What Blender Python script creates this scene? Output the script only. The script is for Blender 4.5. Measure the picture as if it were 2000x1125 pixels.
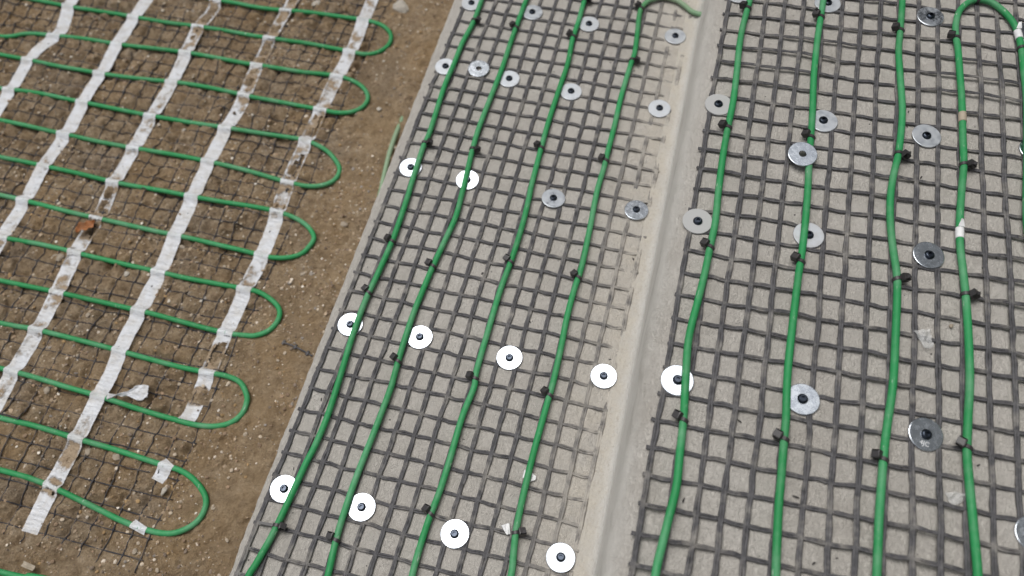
import bpy, bmesh, math, random
import numpy as np
from mathutils import Matrix, Vector, kdtree

random.seed(7)
rng = np.random.default_rng(7)
scene = bpy.context.scene
for o in list(bpy.data.objects):
    bpy.data.objects.remove(o, do_unlink=True)
COL = scene.collection

# ------------------------------------------------------------------ camera, sky, sun, exposure
CAM = {'R': [[0.9703396, 0.239309, -0.0342388], [0.1941056, -0.8556851, -0.4797145], [-0.1440976, 0.4588401, -0.8767563]], 'H': 0.855744669763946, 'lens': 28.67129950557662}
cam_data = bpy.data.cameras.new('camera')
cam = bpy.data.objects.new('camera', cam_data)
COL.objects.link(cam)
r_ = CAM['R']
cam.matrix_world = Matrix(((r_[0][0], -r_[1][0], -r_[2][0], 0.0),
                           (r_[0][1], -r_[1][1], -r_[2][1], 0.0),
                           (r_[0][2], -r_[1][2], -r_[2][2], CAM['H']),
                           (0, 0, 0, 1)))
cam_data.sensor_width = 36.0
cam_data.lens = CAM['lens']
cam_data.clip_start = 0.01
cam_data.clip_end = 200.0
cam_data.dof.use_dof = True
cam_data.dof.focus_distance = 0.86
cam_data.dof.aperture_fstop = 4.2
scene.camera = cam

SUN_EL, SUN_AZ = math.radians(71), math.radians(305)      # bright patch of the cloud cover, high up and to the left
world = bpy.data.worlds.new('World')
scene.world = world
world.use_nodes = True
nt = world.node_tree
bg = nt.nodes['Background']
sky = nt.nodes.new('ShaderNodeTexSky')
sky.sky_type = 'NISHITA'
sky.sun_disc = False
sky.sun_elevation = SUN_EL
sky.sun_rotation = SUN_AZ
sky.air_density = 1.0
sky.dust_density = 3.0
hs = nt.nodes.new('ShaderNodeHueSaturation')               # cloud cover takes most of the blue out
hs.inputs['Saturation'].default_value = 0.22
nt.links.new(sky.outputs['Color'], hs.inputs['Color'])
nt.links.new(hs.outputs['Color'], bg.inputs['Color'])
bg.inputs['Strength'].default_value = 0.075

sun_data = bpy.data.lights.new('sun', 'SUN')
sun_data.energy = 1.5
sun_data.angle = math.radians(42)
sun_data.color = (1.0, 0.98, 0.95)
sun = bpy.data.objects.new('sun', sun_data)
COL.objects.link(sun)
sd = Vector((math.sin(SUN_AZ) * math.cos(SUN_EL), math.cos(SUN_AZ) * math.cos(SUN_EL), math.sin(SUN_EL)))
sun.rotation_euler = sd.to_track_quat('Z', 'Y').to_euler()

vs = scene.view_settings
vs.view_transform = 'Standard'
vs.look = 'None'
vs.exposure = 0.56
vs.gamma = 1.0
vs.use_curve_mapping = False
scene.render.resolution_x, scene.render.resolution_y = 1024, 576

# ------------------------------------------------------------------ measured data (metres)
# measured positions in metres, on the surfaces they lie on
CABLES = {'M1': [(-0.2994, 0.906),(-0.2997, 0.8578),(-0.3042, 0.8155),(-0.305, 0.7753),(-0.3065, 0.7314),(-0.3033, 0.6512),(-0.3046, 0.6201),(-0.3021, 0.5599),(-0.301, 0.5454),(-0.2996, 0.4834),(-0.3021, 0.4304),(-0.3054, 0.388),(-0.3049, 0.3387),(-0.3016, 0.2871),(-0.2998, 0.2433),(-0.3012, 0.21),(-0.3041, 0.1878),(-0.3063, 0.16),(-0.309, 0.1285),(-0.3114, 0.106),(-0.3165, 0.0772),(-0.3193, 0.0638)], 'M2': [(-0.235, 0.9194),(-0.2367, 0.8533),(-0.2369, 0.8266),(-0.2368, 0.7819),(-0.2382, 0.7441),(-0.2408, 0.6745),(-0.2398, 0.6343),(-0.236, 0.5852),(-0.2345, 0.5626),(-0.2327, 0.5271),(-0.2366, 0.4876),(-0.2402, 0.4532),(-0.2429, 0.4128),(-0.2444, 0.3845),(-0.2442, 0.344),(-0.2423, 0.3053),(-0.2415, 0.2897),(-0.2432, 0.2403),(-0.2458, 0.1947),(-0.2465, 0.162),(-0.2453, 0.1218),(-0.241, 0.0841)], 'M3': [(-0.151, 0.9367),(-0.151, 0.892),(-0.1522, 0.8546),(-0.1493, 0.8093),(-0.1509, 0.7628),(-0.1526, 0.7061),(-0.1524, 0.6559),(-0.151, 0.5916),(-0.1499, 0.5781),(-0.1483, 0.5326),(-0.1495, 0.4847),(-0.1525, 0.4383),(-0.1531, 0.3829),(-0.1531, 0.3305),(-0.1507, 0.3127),(-0.1543, 0.2761),(-0.1545, 0.23),(-0.1554, 0.1936),(-0.1583, 0.1601),(-0.1592, 0.1268),(-0.1586, 0.104)], 'M4': [(0.0175, 0.9365),(0.0047, 0.9443),(-0.0087, 0.9553),(-0.0209, 0.9625),(-0.0384, 0.9643),(-0.0532, 0.958),(-0.0622, 0.9486),(-0.0674, 0.9347),(-0.0676, 0.9177),(-0.0656, 0.8973),(-0.0633, 0.8712),(-0.0618, 0.8455),(-0.0632, 0.8285),(-0.0641, 0.8127),(-0.0661, 0.7641),(-0.0657, 0.7124),(-0.0664, 0.6687),(-0.0663, 0.6433),(-0.068, 0.6034),(-0.0661, 0.551),(-0.0649, 0.4942),(-0.0673, 0.4577),(-0.068, 0.42),(-0.0666, 0.3828),(-0.0661, 0.3398),(-0.0668, 0.3197),(-0.0681, 0.2872),(-0.0692, 0.2501),(-0.0691, 0.203),(-0.0679, 0.1711),(-0.0649, 0.1479),(-0.0624, 0.1271)], 'R1': [(0.0675, 0.8009),(0.0665, 0.7825),(0.0645, 0.7567),(0.0639, 0.7244),(0.0653, 0.6865),(0.0665, 0.641),(0.0652, 0.6049),(0.0645, 0.5654),(0.0655, 0.5173),(0.0671, 0.4793),(0.0658, 0.4501),(0.0646, 0.42),(0.0621, 0.3873),(0.0597, 0.359),(0.0594, 0.3374),(0.0623, 0.3032),(0.0655, 0.2681),(0.0669, 0.237),(0.0682, 0.2066),(0.066, 0.181),(0.0638, 0.1565),(0.0621, 0.1305)], 'R2': [(0.1514, 0.8182),(0.1503, 0.7897),(0.1484, 0.7479),(0.1486, 0.6949),(0.1509, 0.6451),(0.1516, 0.6122),(0.1522, 0.573),(0.1535, 0.5335),(0.1538, 0.4943),(0.1531, 0.4577),(0.152, 0.4398),(0.1506, 0.3963),(0.1501, 0.3509),(0.1507, 0.3212),(0.1525, 0.2885),(0.1525, 0.2679),(0.153, 0.2325),(0.1533, 0.2048),(0.1558, 0.1531)], 'R3': [(0.2404, 0.8366),(0.2391, 0.7857),(0.2381, 0.753),(0.2405, 0.7145),(0.2436, 0.6651),(0.2423, 0.6249),(0.2402, 0.6011),(0.2362, 0.576),(0.2339, 0.5487),(0.2347, 0.5185),(0.2379, 0.4887),(0.2424, 0.4584),(0.2433, 0.4358),(0.2425, 0.3901),(0.2414, 0.3422),(0.2377, 0.3007),(0.2355, 0.2734),(0.2342, 0.246),(0.2331, 0.2165),(0.2326, 0.1716)], 'R4': [(0.3667, 0.4952),(0.3636, 0.5485),(0.3686, 0.6339),(0.3705, 0.7048),(0.3704, 0.7498),(0.3694, 0.7871),(0.3662, 0.8122),(0.3597, 0.8299),(0.3491, 0.8445),(0.3381, 0.8533),(0.3251, 0.854),(0.3136, 0.8465),(0.3043, 0.831),(0.3002, 0.8117),(0.2994, 0.7917),(0.3014, 0.7664),(0.3021, 0.7329),(0.3042, 0.6906),(0.3052, 0.6428),(0.3057, 0.6066),(0.3032, 0.5718),(0.3008, 0.5333),(0.3009, 0.5028),(0.3029, 0.4779),(0.3049, 0.4498),(0.3066, 0.4134),(0.3073, 0.3788),(0.3069, 0.3539),(0.3051, 0.3241),(0.3038, 0.2955),(0.3043, 0.2746),(0.3066, 0.2413),(0.3084, 0.2134),(0.3095, 0.1901)]}
LOOPS = [[(-0.7814, 0.954),(-0.7236, 0.9532),(-0.6313, 0.9585),(-0.5547, 0.9596),(-0.5236, 0.9599),(-0.4942, 0.9538),(-0.4744, 0.9375),(-0.4697, 0.9147),(-0.4809, 0.8947),(-0.5015, 0.8846),(-0.5313, 0.8853),(-0.6044, 0.8875),(-0.6659, 0.8877),(-0.6963, 0.8874),(-0.7595, 0.8887),(-0.8529, 0.8851),(-0.9503, 0.886),(-1.032, 0.8856),(-1.1032, 0.8875)], [(-1.1295, 0.7954),(-1.0887, 0.81),(-1.0556, 0.8158),(-0.9974, 0.8218),(-0.9022, 0.8237),(-0.7939, 0.8276),(-0.6703, 0.8246),(-0.5956, 0.8245),(-0.5406, 0.8294),(-0.5111, 0.8279),(-0.4837, 0.8171),(-0.4671, 0.7987),(-0.4665, 0.7794),(-0.4799, 0.7637),(-0.503, 0.7566),(-0.5315, 0.7569),(-0.5833, 0.7565),(-0.6426, 0.7578),(-0.7649, 0.7648),(-0.8846, 0.7574),(-0.9773, 0.755),(-1.0583, 0.7576),(-1.1071, 0.758)], [(-1.0665, 0.6903),(-1.021, 0.6933),(-0.9273, 0.6924),(-0.836, 0.6924),(-0.7456, 0.6905),(-0.6583, 0.6915),(-0.6155, 0.6924),(-0.5454, 0.6943),(-0.5188, 0.6909),(-0.4927, 0.6815),(-0.4722, 0.666),(-0.4631, 0.6523),(-0.4652, 0.6354),(-0.4793, 0.6227),(-0.5013, 0.6159),(-0.5339, 0.6154),(-0.5857, 0.6205),(-0.6434, 0.6236),(-0.7295, 0.6247),(-0.8169, 0.625),(-0.9067, 0.6261),(-0.9983, 0.6274),(-1.0292, 0.6281)], [(-0.9895, 0.5618),(-0.9301, 0.5628),(-0.8561, 0.5611),(-0.7826, 0.5577),(-0.6979, 0.5582),(-0.6284, 0.5593),(-0.5622, 0.5637),(-0.5187, 0.5623),(-0.4925, 0.5571),(-0.4727, 0.547),(-0.4603, 0.5327),(-0.4619, 0.5182),(-0.4688, 0.5035),(-0.4878, 0.4923),(-0.515, 0.4879),(-0.5576, 0.4897),(-0.6385, 0.4911),(-0.6933, 0.4914),(-0.777, 0.4928),(-0.8477, 0.4938),(-0.9225, 0.498),(-0.9514, 0.4983)], [(-0.9111, 0.4309),(-0.8423, 0.4329),(-0.7721, 0.4318),(-0.69, 0.4303),(-0.6101, 0.4296),(-0.5327, 0.4311),(-0.5072, 0.4311),(-0.4901, 0.4267),(-0.471, 0.4172),(-0.4612, 0.4057),(-0.4601, 0.3899),(-0.4671, 0.3757),(-0.4804, 0.3664),(-0.492, 0.3637),(-0.5157, 0.3614),(-0.5538, 0.3621),(-0.6322, 0.3658),(-0.711, 0.3666),(-0.791, 0.3667),(-0.8717, 0.3653)], [(-0.8355, 0.3048),(-0.7835, 0.3071),(-0.7181, 0.3063),(-0.653, 0.3042),(-0.5761, 0.3013),(-0.5265, 0.3015),(-0.4955, 0.3027),(-0.4738, 0.2981),(-0.4597, 0.2853),(-0.4544, 0.2743),(-0.4546, 0.2578),(-0.4648, 0.2435),(-0.4844, 0.2347),(-0.5113, 0.2312),(-0.5433, 0.2321),(-0.5923, 0.2342),(-0.6438, 0.2381),(-0.695, 0.2401),(-0.7341, 0.2422),(-0.7989, 0.2438)], [(-0.7614, 0.1812),(-0.7119, 0.1821),(-0.6493, 0.1794),(-0.6, 0.1779),(-0.5515, 0.175),(-0.5268, 0.1735),(-0.5031, 0.1724),(-0.4816, 0.1663),(-0.4624, 0.1545),(-0.4527, 0.1421),(-0.4519, 0.1252),(-0.4608, 0.1106),(-0.48, 0.0986),(-0.5077, 0.0957),(-0.5431, 0.0984),(-0.5864, 0.1058),(-0.6374, 0.1143),(-0.6757, 0.119),(-0.7247, 0.1201)], [(-0.6589, 0.0103),(-0.6206, 0.0148),(-0.5812, 0.0166)]]
STUB = [(-0.4022, 0.7745),(-0.4009, 0.7363),(-0.3996, 0.6991),(-0.3952, 0.6607),(-0.3908, 0.6301),(-0.3875, 0.5963)]
WASHERS = [(-0.3137, 0.9001, 0),(-0.2212, 0.8999, 0),(-0.1361, 0.8933, 0),(-0.0113, 0.8946, 0),(-0.3167, 0.7711, 0),(-0.2237, 0.7674, 0),(-0.135, 0.7625, 0),(-0.0126, 0.7582, 0),(-0.3124, 0.5919, 0),(-0.2343, 0.588, 0),(-0.12, 0.5838, 0),(-0.0149, 0.5888, 0),(-0.3139, 0.3574, 0),(-0.229, 0.3599, 0),(-0.1214, 0.3581, 0),(-0.0127, 0.3601, 0),(-0.3186, 0.1571, 0),(-0.2314, 0.1579, 0),(-0.1286, 0.1544, 0),(-0.0181, 0.1564, 0),(0.0536, 0.8122, 1),(0.1574, 0.8178, 1),(0.2735, 0.8196, 1),(0.3796, 0.8159, 1),(0.052, 0.6363, 1),(0.164, 0.637, 1),(0.27, 0.6385, 1),(0.3778, 0.6439, 1),(0.0499, 0.4796, 1),(0.159, 0.4871, 1),(0.2728, 0.4885, 1),(0.0552, 0.3041, 1),(0.1663, 0.3112, 1),(0.2713, 0.3023, 1),(0.3568, 0.2355, 1)]
LOOSE = [(-0.2692, 0.7752),(0.1441, 0.5809)]
TIES = [('M1', -0.2996, 0.8631, 1),('M1', -0.3022, 0.6311, 1),('M1', -0.3, 0.4764, -1),('M1', -0.3042, 0.3996, -1),('M1', -0.3099, 0.1181, 1),('M2', -0.2371, 0.8615, -1),('M2', -0.2385, 0.6345, 1),('M2', -0.2406, 0.4523, -1),('M2', -0.2426, 0.3233, -1),('M2', -0.2433, 0.1181, -1),('M3', -0.1513, 0.9345, 1),('M3', -0.1513, 0.8609, -1),('M3', -0.152, 0.6543, -1),('M3', -0.1488, 0.4789, -1),('M3', -0.1512, 0.3233, -1),('M3', -0.1563, 0.1682, -1),('M4', -0.0674, 0.9347, -1),('M4', -0.0618, 0.8327, 1),('M4', -0.0666, 0.6516, -1),('M4', -0.0652, 0.4745, -1),('M4', -0.0666, 0.321, -1),('M4', -0.0673, 0.1686, 1),('R1', 0.0669, 0.7834, -1),('R1', 0.0649, 0.6027, -1),('R1', 0.0659, 0.4489, -1),('R1', 0.0657, 0.2667, -1),('R2', 0.151, 0.7873, -1),('R2', 0.1525, 0.6068, -1),('R2', 0.1527, 0.4499, -1),('R2', 0.1534, 0.2676, -1),('R3', 0.2391, 0.784, -1),('R3', 0.2412, 0.6053, 1),('R3', 0.2435, 0.4512, 1),('R3', 0.2348, 0.2678, -1),('R4', 0.2999, 0.7845, -1),('R4', 0.3257, 0.8542, -1),('R4', 0.3052, 0.6051, 1),('R4', 0.3049, 0.4504, 1),('R4', 0.3042, 0.2965, -1),('R4', 0.3699, 0.7848, 1)]
TAPES = [[(-1.0584, 0.9805),(-1.0518, 0.9023),(-1.0368, 0.8298),(-1.0516, 0.7782),(-1.0533, 0.731),(-1.0473, 0.6646),(-1.0416, 0.6012)], [(-0.9293, 1.0068),(-0.9215, 0.9292),(-0.9222, 0.8909),(-0.9234, 0.8171),(-0.9153, 0.6604),(-0.9126, 0.5429),(-0.9094, 0.4624),(-0.905, 0.3914)], [(-0.8059, 1.0319),(-0.7987, 0.9482),(-0.8019, 0.8911),(-0.7982, 0.8316),(-0.7933, 0.7522),(-0.7974, 0.6858),(-0.7928, 0.6141),(-0.7922, 0.5451),(-0.7869, 0.4943),(-0.7899, 0.4375),(-0.7806, 0.364),(-0.7797, 0.3031),(-0.7785, 0.234),(-0.774, 0.1695)], [(-0.6701, 1.0596),(-0.6688, 0.9814),(-0.6712, 0.8702),(-0.6627, 0.7581),(-0.666, 0.6879),(-0.6648, 0.617),(-0.6617, 0.5454),(-0.659, 0.4955),(-0.6562, 0.4302),(-0.6553, 0.3718),(-0.6526, 0.3049),(-0.6485, 0.253),(-0.6492, 0.1778),(-0.6502, 0.1104),(-0.6507, 0.0594)], [(-0.531, 1.0879),(-0.5332, 1.0094),(-0.5275, 0.9123),(-0.5293, 0.8536),(-0.5314, 0.7862),(-0.5322, 0.6963),(-0.5326, 0.6216),(-0.529, 0.5609),(-0.5227, 0.4862),(-0.5249, 0.4262),(-0.5224, 0.3582),(-0.5228, 0.297),(-0.5212, 0.2343)]]
BITS = {'tape_bit_up': (-0.5207, 0.1727), 'tape_bit_low': (-0.5207, 0.096), 'tape_scrap': (-0.6055, 0.252), 'leaf': (-0.7916, 0.4731), 'corner_scrap': (-0.6269, 0.0242)}
PEB = [(-0.4807, 1.0076, 34),(-0.6266, 0.9875, 22),(-0.4245, 0.5632, 13),(-0.6986, 0.4155, 13),(-0.8188, 0.4222, 11),(-0.8066, 0.4197, 15),(-0.5114, 0.1446, 13),(-0.7232, 0.345, 11),(-0.5885, 0.1695, 13),(-0.5145, 0.0699, 9),(-0.6429, 0.4767, 13),(-0.7326, 0.6766, 9),(-0.7185, 0.2293, 12),(-0.6317, 0.1681, 14),(-0.4432, 0.7803, 10),(-0.5365, 0.4445, 9),(-0.4554, 0.4738, 9),(-0.4994, 0.5267, 8),(-0.5996, 0.103, 5)]
STEPBITS = {'clear_scrap': (0.2698, 0.3945), 'clear_scrap_b': (0.2967, 0.2516), 'pebble': (0.2938, 0.4151), 'white_fleck': (-0.0776, 0.1706), 'paper_a': (-0.072, 0.2311), 'paper_b': (-0.0632, 0.2293)}
R4TAPE = [(0.3011, 0.518),(0.3047, 0.6682),(0.3675, 0.8044)]
FLECKS = [(-0.0733, 0.5175, 0),(-0.1804, 0.4593, 0),(0.005, 0.5662, 0),(-0.0127, 0.5919, 0),(-0.0095, 0.3827, 0),(0.0083, 0.4359, 0),(-0.0058, 0.6006, 0),(-0.0924, 0.8279, 0),(0.0058, 0.8177, 0),(-0.1799, 0.1799, 0),(-0.3008, 0.1357, 0),(-0.3153, 0.2615, 0),(-0.1473, 0.2539, 0),(-0.3169, 0.1801, 0),(-0.1093, 0.4084, 0),(-0.2217, 0.4304, 0),(-0.1728, 0.4743, 0),(-0.0066, 0.5191, 0),(0.0035, 0.4396, 0),(0.0049, 0.421, 0),(0.3153, 0.2852, 1),(0.1675, 0.2223, 1),(0.0762, 0.1975, 1),(0.1144, 0.2785, 1),(0.2035, 0.1795, 1),(0.1858, 0.1712, 1),(0.2659, 0.5841, 1),(0.3505, 0.6503, 1),(0.2506, 0.6498, 1),(0.2519, 0.6703, 1)]
OFFCUT = [(-0.4419, 0.3661),(-0.4171, 0.361),(-0.3934, 0.3543)]
STEP = 0.1588          # rise between the two steps
DIRT = -0.130          # level of the earth beside the steps
CR = 0.0036            # cable radius
# ------------------------------------------------------------------ helpers
def tag(o, label=None, cat=None, group=None, kind=None):
    if label: o['label'] = label
    if cat: o['category'] = cat
    if group: o['group'] = group
    if kind: o['kind'] = kind
    return o

def empty(name, loc, label=None, cat=None, group=None, kind=None):
    o = bpy.data.objects.new(name, None)
    o.empty_display_size = 0.01
    o.location = loc
    COL.objects.link(o)
    return tag(o, label, cat, group, kind)

def add(name, mesh, mat=None, parent=None, loc=None):
    o = bpy.data.objects.new(name, mesh)
    if mat is not None and not mesh.materials:
        mesh.materials.append(mat)
    COL.objects.link(o)
    if parent is not None:
        o.parent = parent
    if loc is not None:
        o.location = loc
    return o

def mesh_np(name, V, F, smooth=True):
    V = np.asarray(V, dtype=np.float32); F = np.asarray(F, dtype=np.int32)
    me = bpy.data.meshes.new(name)
    k = F.shape[1]
    me.vertices.add(len(V)); me.vertices.foreach_set('co', V.ravel())
    me.loops.add(F.size); me.loops.foreach_set('vertex_index', F.ravel())
    me.polygons.add(len(F))
    me.polygons.foreach_set('loop_start', np.arange(0, F.size, k, dtype=np.int32))
    me.polygons.foreach_set('loop_total', np.full(len(F), k, dtype=np.int32))
    me.polygons.foreach_set('use_smooth', np.full(len(F), smooth, dtype=bool))
    me.update(); me.validate()
    return me

def bm_mesh(name, bm, smooth=False):
    me = bpy.data.meshes.new(name)
    bm.to_mesh(me); bm.free()
    if smooth:
        me.polygons.foreach_set('use_smooth', np.ones(len(me.polygons), dtype=bool))
    return me

def _h(ix, iy, seed):
    n = (ix.astype(np.int64) * 374761393 + iy.astype(np.int64) * 668265263 + seed * 1442695041) & 0xffffffff
    n = ((n ^ (n >> 13)) * 1274126177) & 0xffffffff
    n = (n ^ (n >> 16)) & 0xffffffff
    return n.astype(np.float64) / 4294967296.0 * 2 * np.pi

def noise(x, y, seed=0):
    x, y = np.broadcast_arrays(np.asarray(x, float), np.asarray(y, float))
    x0 = np.floor(x); y0 = np.floor(y); fx = x - x0; fy = y - y0
    u = fx * fx * fx * (fx * (fx * 6 - 15) + 10); v = fy * fy * fy * (fy * (fy * 6 - 15) + 10)
    def g(ix, iy, dx, dy):
        a = _h(ix, iy, seed); return np.cos(a) * dx + np.sin(a) * dy
    a = g(x0, y0, fx, fy); b = g(x0 + 1, y0, fx - 1, fy)
    c = g(x0, y0 + 1, fx, fy - 1); d = g(x0 + 1, y0 + 1, fx - 1, fy - 1)
    return ((a * (1 - u) + b * u) * (1 - v) + (c * (1 - u) + d * u) * v) * 1.5

def fbm(x, y, s, octv, seed=0, gain=0.5):
    t = 0.0; a = 1.0
    for i in range(octv):
        t = t + a * noise(np.asarray(x) / s + 17.3 * i, np.asarray(y) / s - 9.1 * i, seed + i); s *= 0.5; a *= gain
    return t

def smooth01(t):
    t = np.clip(t, 0, 1); return t * t * (3 - 2 * t)

def resample(P, step):
    """Catmull-Rom through P (n,3), then even spacing"""
    P = np.asarray(P, float)
    Q = np.vstack([2 * P[0] - P[1], P, 2 * P[-1] - P[-2]])
    out = []
    for i in range(1, len(Q) - 2):
        p0, p1, p2, p3 = Q[i - 1:i + 3]
        t = np.linspace(0, 1, 12, endpoint=False)[:, None]
        out.append(.5 * (2 * p1 + (p2 - p0) * t + (2 * p0 - 5 * p1 + 4 * p2 - p3) * t**2 + (3 * p1 - p0 - 3 * p2 + p3) * t**3))
    out = np.vstack(out + [P[-1:]])
    d = np.r_[0, np.cumsum(np.linalg.norm(np.diff(out, axis=0), axis=1))]
    n = max(2, int(d[-1] / step) + 1)
    s = np.linspace(0, d[-1], n)
    return np.c_[np.interp(s, d, out[:, 0]), np.interp(s, d, out[:, 1]), np.interp(s, d, out[:, 2])]

def tube_vf(P, ra, rb=None, seg=12, side=None, cap=True, base=0):
    """swept tube; ra sideways radius, rb vertical radius (arrays or scalars)"""
    P = np.asarray(P, float); n = len(P)
    T = np.gradient(P, axis=0); T /= np.linalg.norm(T, axis=1)[:, None] + 1e-12
    up = np.array([0, 0, 1.0])
    S = np.cross(T, up); S /= np.linalg.norm(S, axis=1)[:, None] + 1e-9
    U = np.cross(S, T)
    ra = np.broadcast_to(ra, n); rb = ra if rb is None else np.broadcast_to(rb, n)
    a = np.linspace(0, 2 * np.pi, seg, endpoint=False)
    V = P[:, None, :] + S[:, None, :] * (np.cos(a)[None, :, None] * ra[:, None, None]) + U[:, None, :] * (np.sin(a)[None, :, None] * rb[:, None, None])
    V = V.reshape(-1, 3)
    i = np.arange(n - 1)[:, None] * seg; j = np.arange(seg)[None, :]; j2 = (j + 1) % seg
    F = np.stack([i + j, i + j2, i + seg + j2, i + seg + j], -1).reshape(-1, 4)
    if cap:
        c0, c1 = len(V), len(V) + 1
        V = np.vstack([V, P[:1], P[-1:]])
        jj = np.arange(seg); j3 = (jj + 1) % seg
        F = np.vstack([F, np.stack([np.full(seg, c0), j3, jj, jj], -1)[:, [0, 1, 2, 2]] if False else np.stack([np.full(seg, c0), j3, jj, np.full(seg, c0)], -1)[:0].reshape(0, 4)])
        # caps as thin rings pulled to the centre
        ring0 = np.arange(seg); ring1 = np.arange(seg) + (n - 1) * seg
        m0 = V[ring0] * .02 + P[0] * .98; m1 = V[ring1] * .02 + P[-1] * .98
        b0 = len(V); V = np.vstack([V, m0, m1])
        F = np.vstack([F, np.stack([b0 + jj, b0 + j3, ring0[j3], ring0[jj]], -1), np.stack([ring1[jj], ring1[j3], b0 + seg + j3, b0 + seg + jj], -1)])
    return V, F + base

def merge(parts):
    Vs, Fs, b = [], [], 0
    for V, F in parts:
        Vs.append(V); Fs.append(F + b); b += len(V)
    return np.vstack(Vs), np.vstack(Fs)

def lathe(profile, seg=48):
    """profile [(r,z)] revolved about z, closed loop of rings"""
    pr = np.asarray(profile, float); m = len(pr)
    a = np.linspace(0, 2 * np.pi, seg, endpoint=False)
    V = np.stack([pr[:, None, 0] * np.cos(a), pr[:, None, 0] * np.sin(a), np.broadcast_to(pr[:, None, 1], (m, seg))], -1).reshape(-1, 3)
    i = np.arange(m - 1)[:, None] * seg; j = np.arange(seg)[None, :]; j2 = (j + 1) % seg
    F = np.stack([i + j, i + j2, i + seg + j2, i + seg + j], -1).reshape(-1, 4)
    return V, F

# ------------------------------------------------------------------ materials
def new_mat(name):
    m = bpy.data.materials.new(name); m.use_nodes = True
    t = m.node_tree; b = t.nodes['Principled BSDF']
    return m, t, b

class G:
    """small node-graph writer"""
    def __init__(s, t): s.t = t
    def n(s, kind, **kw):
        nd = s.t.nodes.new(kind)
        for k, v in kw.items():
            if k == 'i':
                for kk, vv in v.items():
                    if isinstance(vv, bpy.types.NodeSocket): s.t.links.new(vv, nd.inputs[kk])
                    else: nd.inputs[kk].default_value = vv
            else: setattr(nd, k, v)
        return nd
    def coord(s, scale=(1, 1, 1), rot=(0, 0, 0)):
        tc = s.n('ShaderNodeTexCoord')
        mp = s.n('ShaderNodeMapping', i={'Vector': tc.outputs['Object'], 'Scale': scale, 'Rotation': rot})
        return mp.outputs[0]
    def noise(s, vec, scale, detail=4, rough=.55, dist=0.0):
        return s.n('ShaderNodeTexNoise', i={'Vector': vec, 'Scale': scale, 'Detail': detail, 'Roughness': rough, 'Distortion': dist}).outputs['Fac']
    def ramp(s, fac, stops):
        r = s.n('ShaderNodeValToRGB', i={'Fac': fac}); e = r.color_ramp.elements
        while len(e) < len(stops): e.new(.5)
        for el, (p, c) in zip(e, stops):
            el.position = p; el.color = c if len(c) == 4 else (*c, 1)
        return r.outputs['Color']
    def rng(s, v, a, b, c=0., d=1.):
        return s.n('ShaderNodeMapRange', i={'Value': v, 'From Min': a, 'From Max': b, 'To Min': c, 'To Max': d}).outputs[0]
    def math(s, op, a, b=0.):
        nd = s.n('ShaderNodeMath', operation=op)
        for k, v in enumerate((a, b)):
            if isinstance(v, bpy.types.NodeSocket): s.t.links.new(v, nd.inputs[k])
            else: nd.inputs[k].default_value = v
        return nd.outputs[0]
    def mix(s, f, a, b, mode='MIX'):
        nd = s.n('ShaderNodeMix', data_type='RGBA', blend_type=mode)
        for k, v in ((0, f), (6, a), (7, b)):
            if isinstance(v, bpy.types.NodeSocket): s.t.links.new(v, nd.inputs[k])
            else: nd.inputs[k].default_value = v if k == 0 or len(v) == 4 else (*v, 1)
        return nd.outputs[2]
    def bump(s, hgt, dist, strength=1.0, normal=None):
        i = {'Height': hgt, 'Distance': dist, 'Strength': strength}
        if normal is not None: i['Normal'] = normal
        return s.n('ShaderNodeBump', i=i).outputs[0]
    def sep(s, vec):
        return s.n('ShaderNodeSeparateXYZ', i={0: vec}).outputs

DUST = (0.47, 0.41, 0.33)

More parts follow.
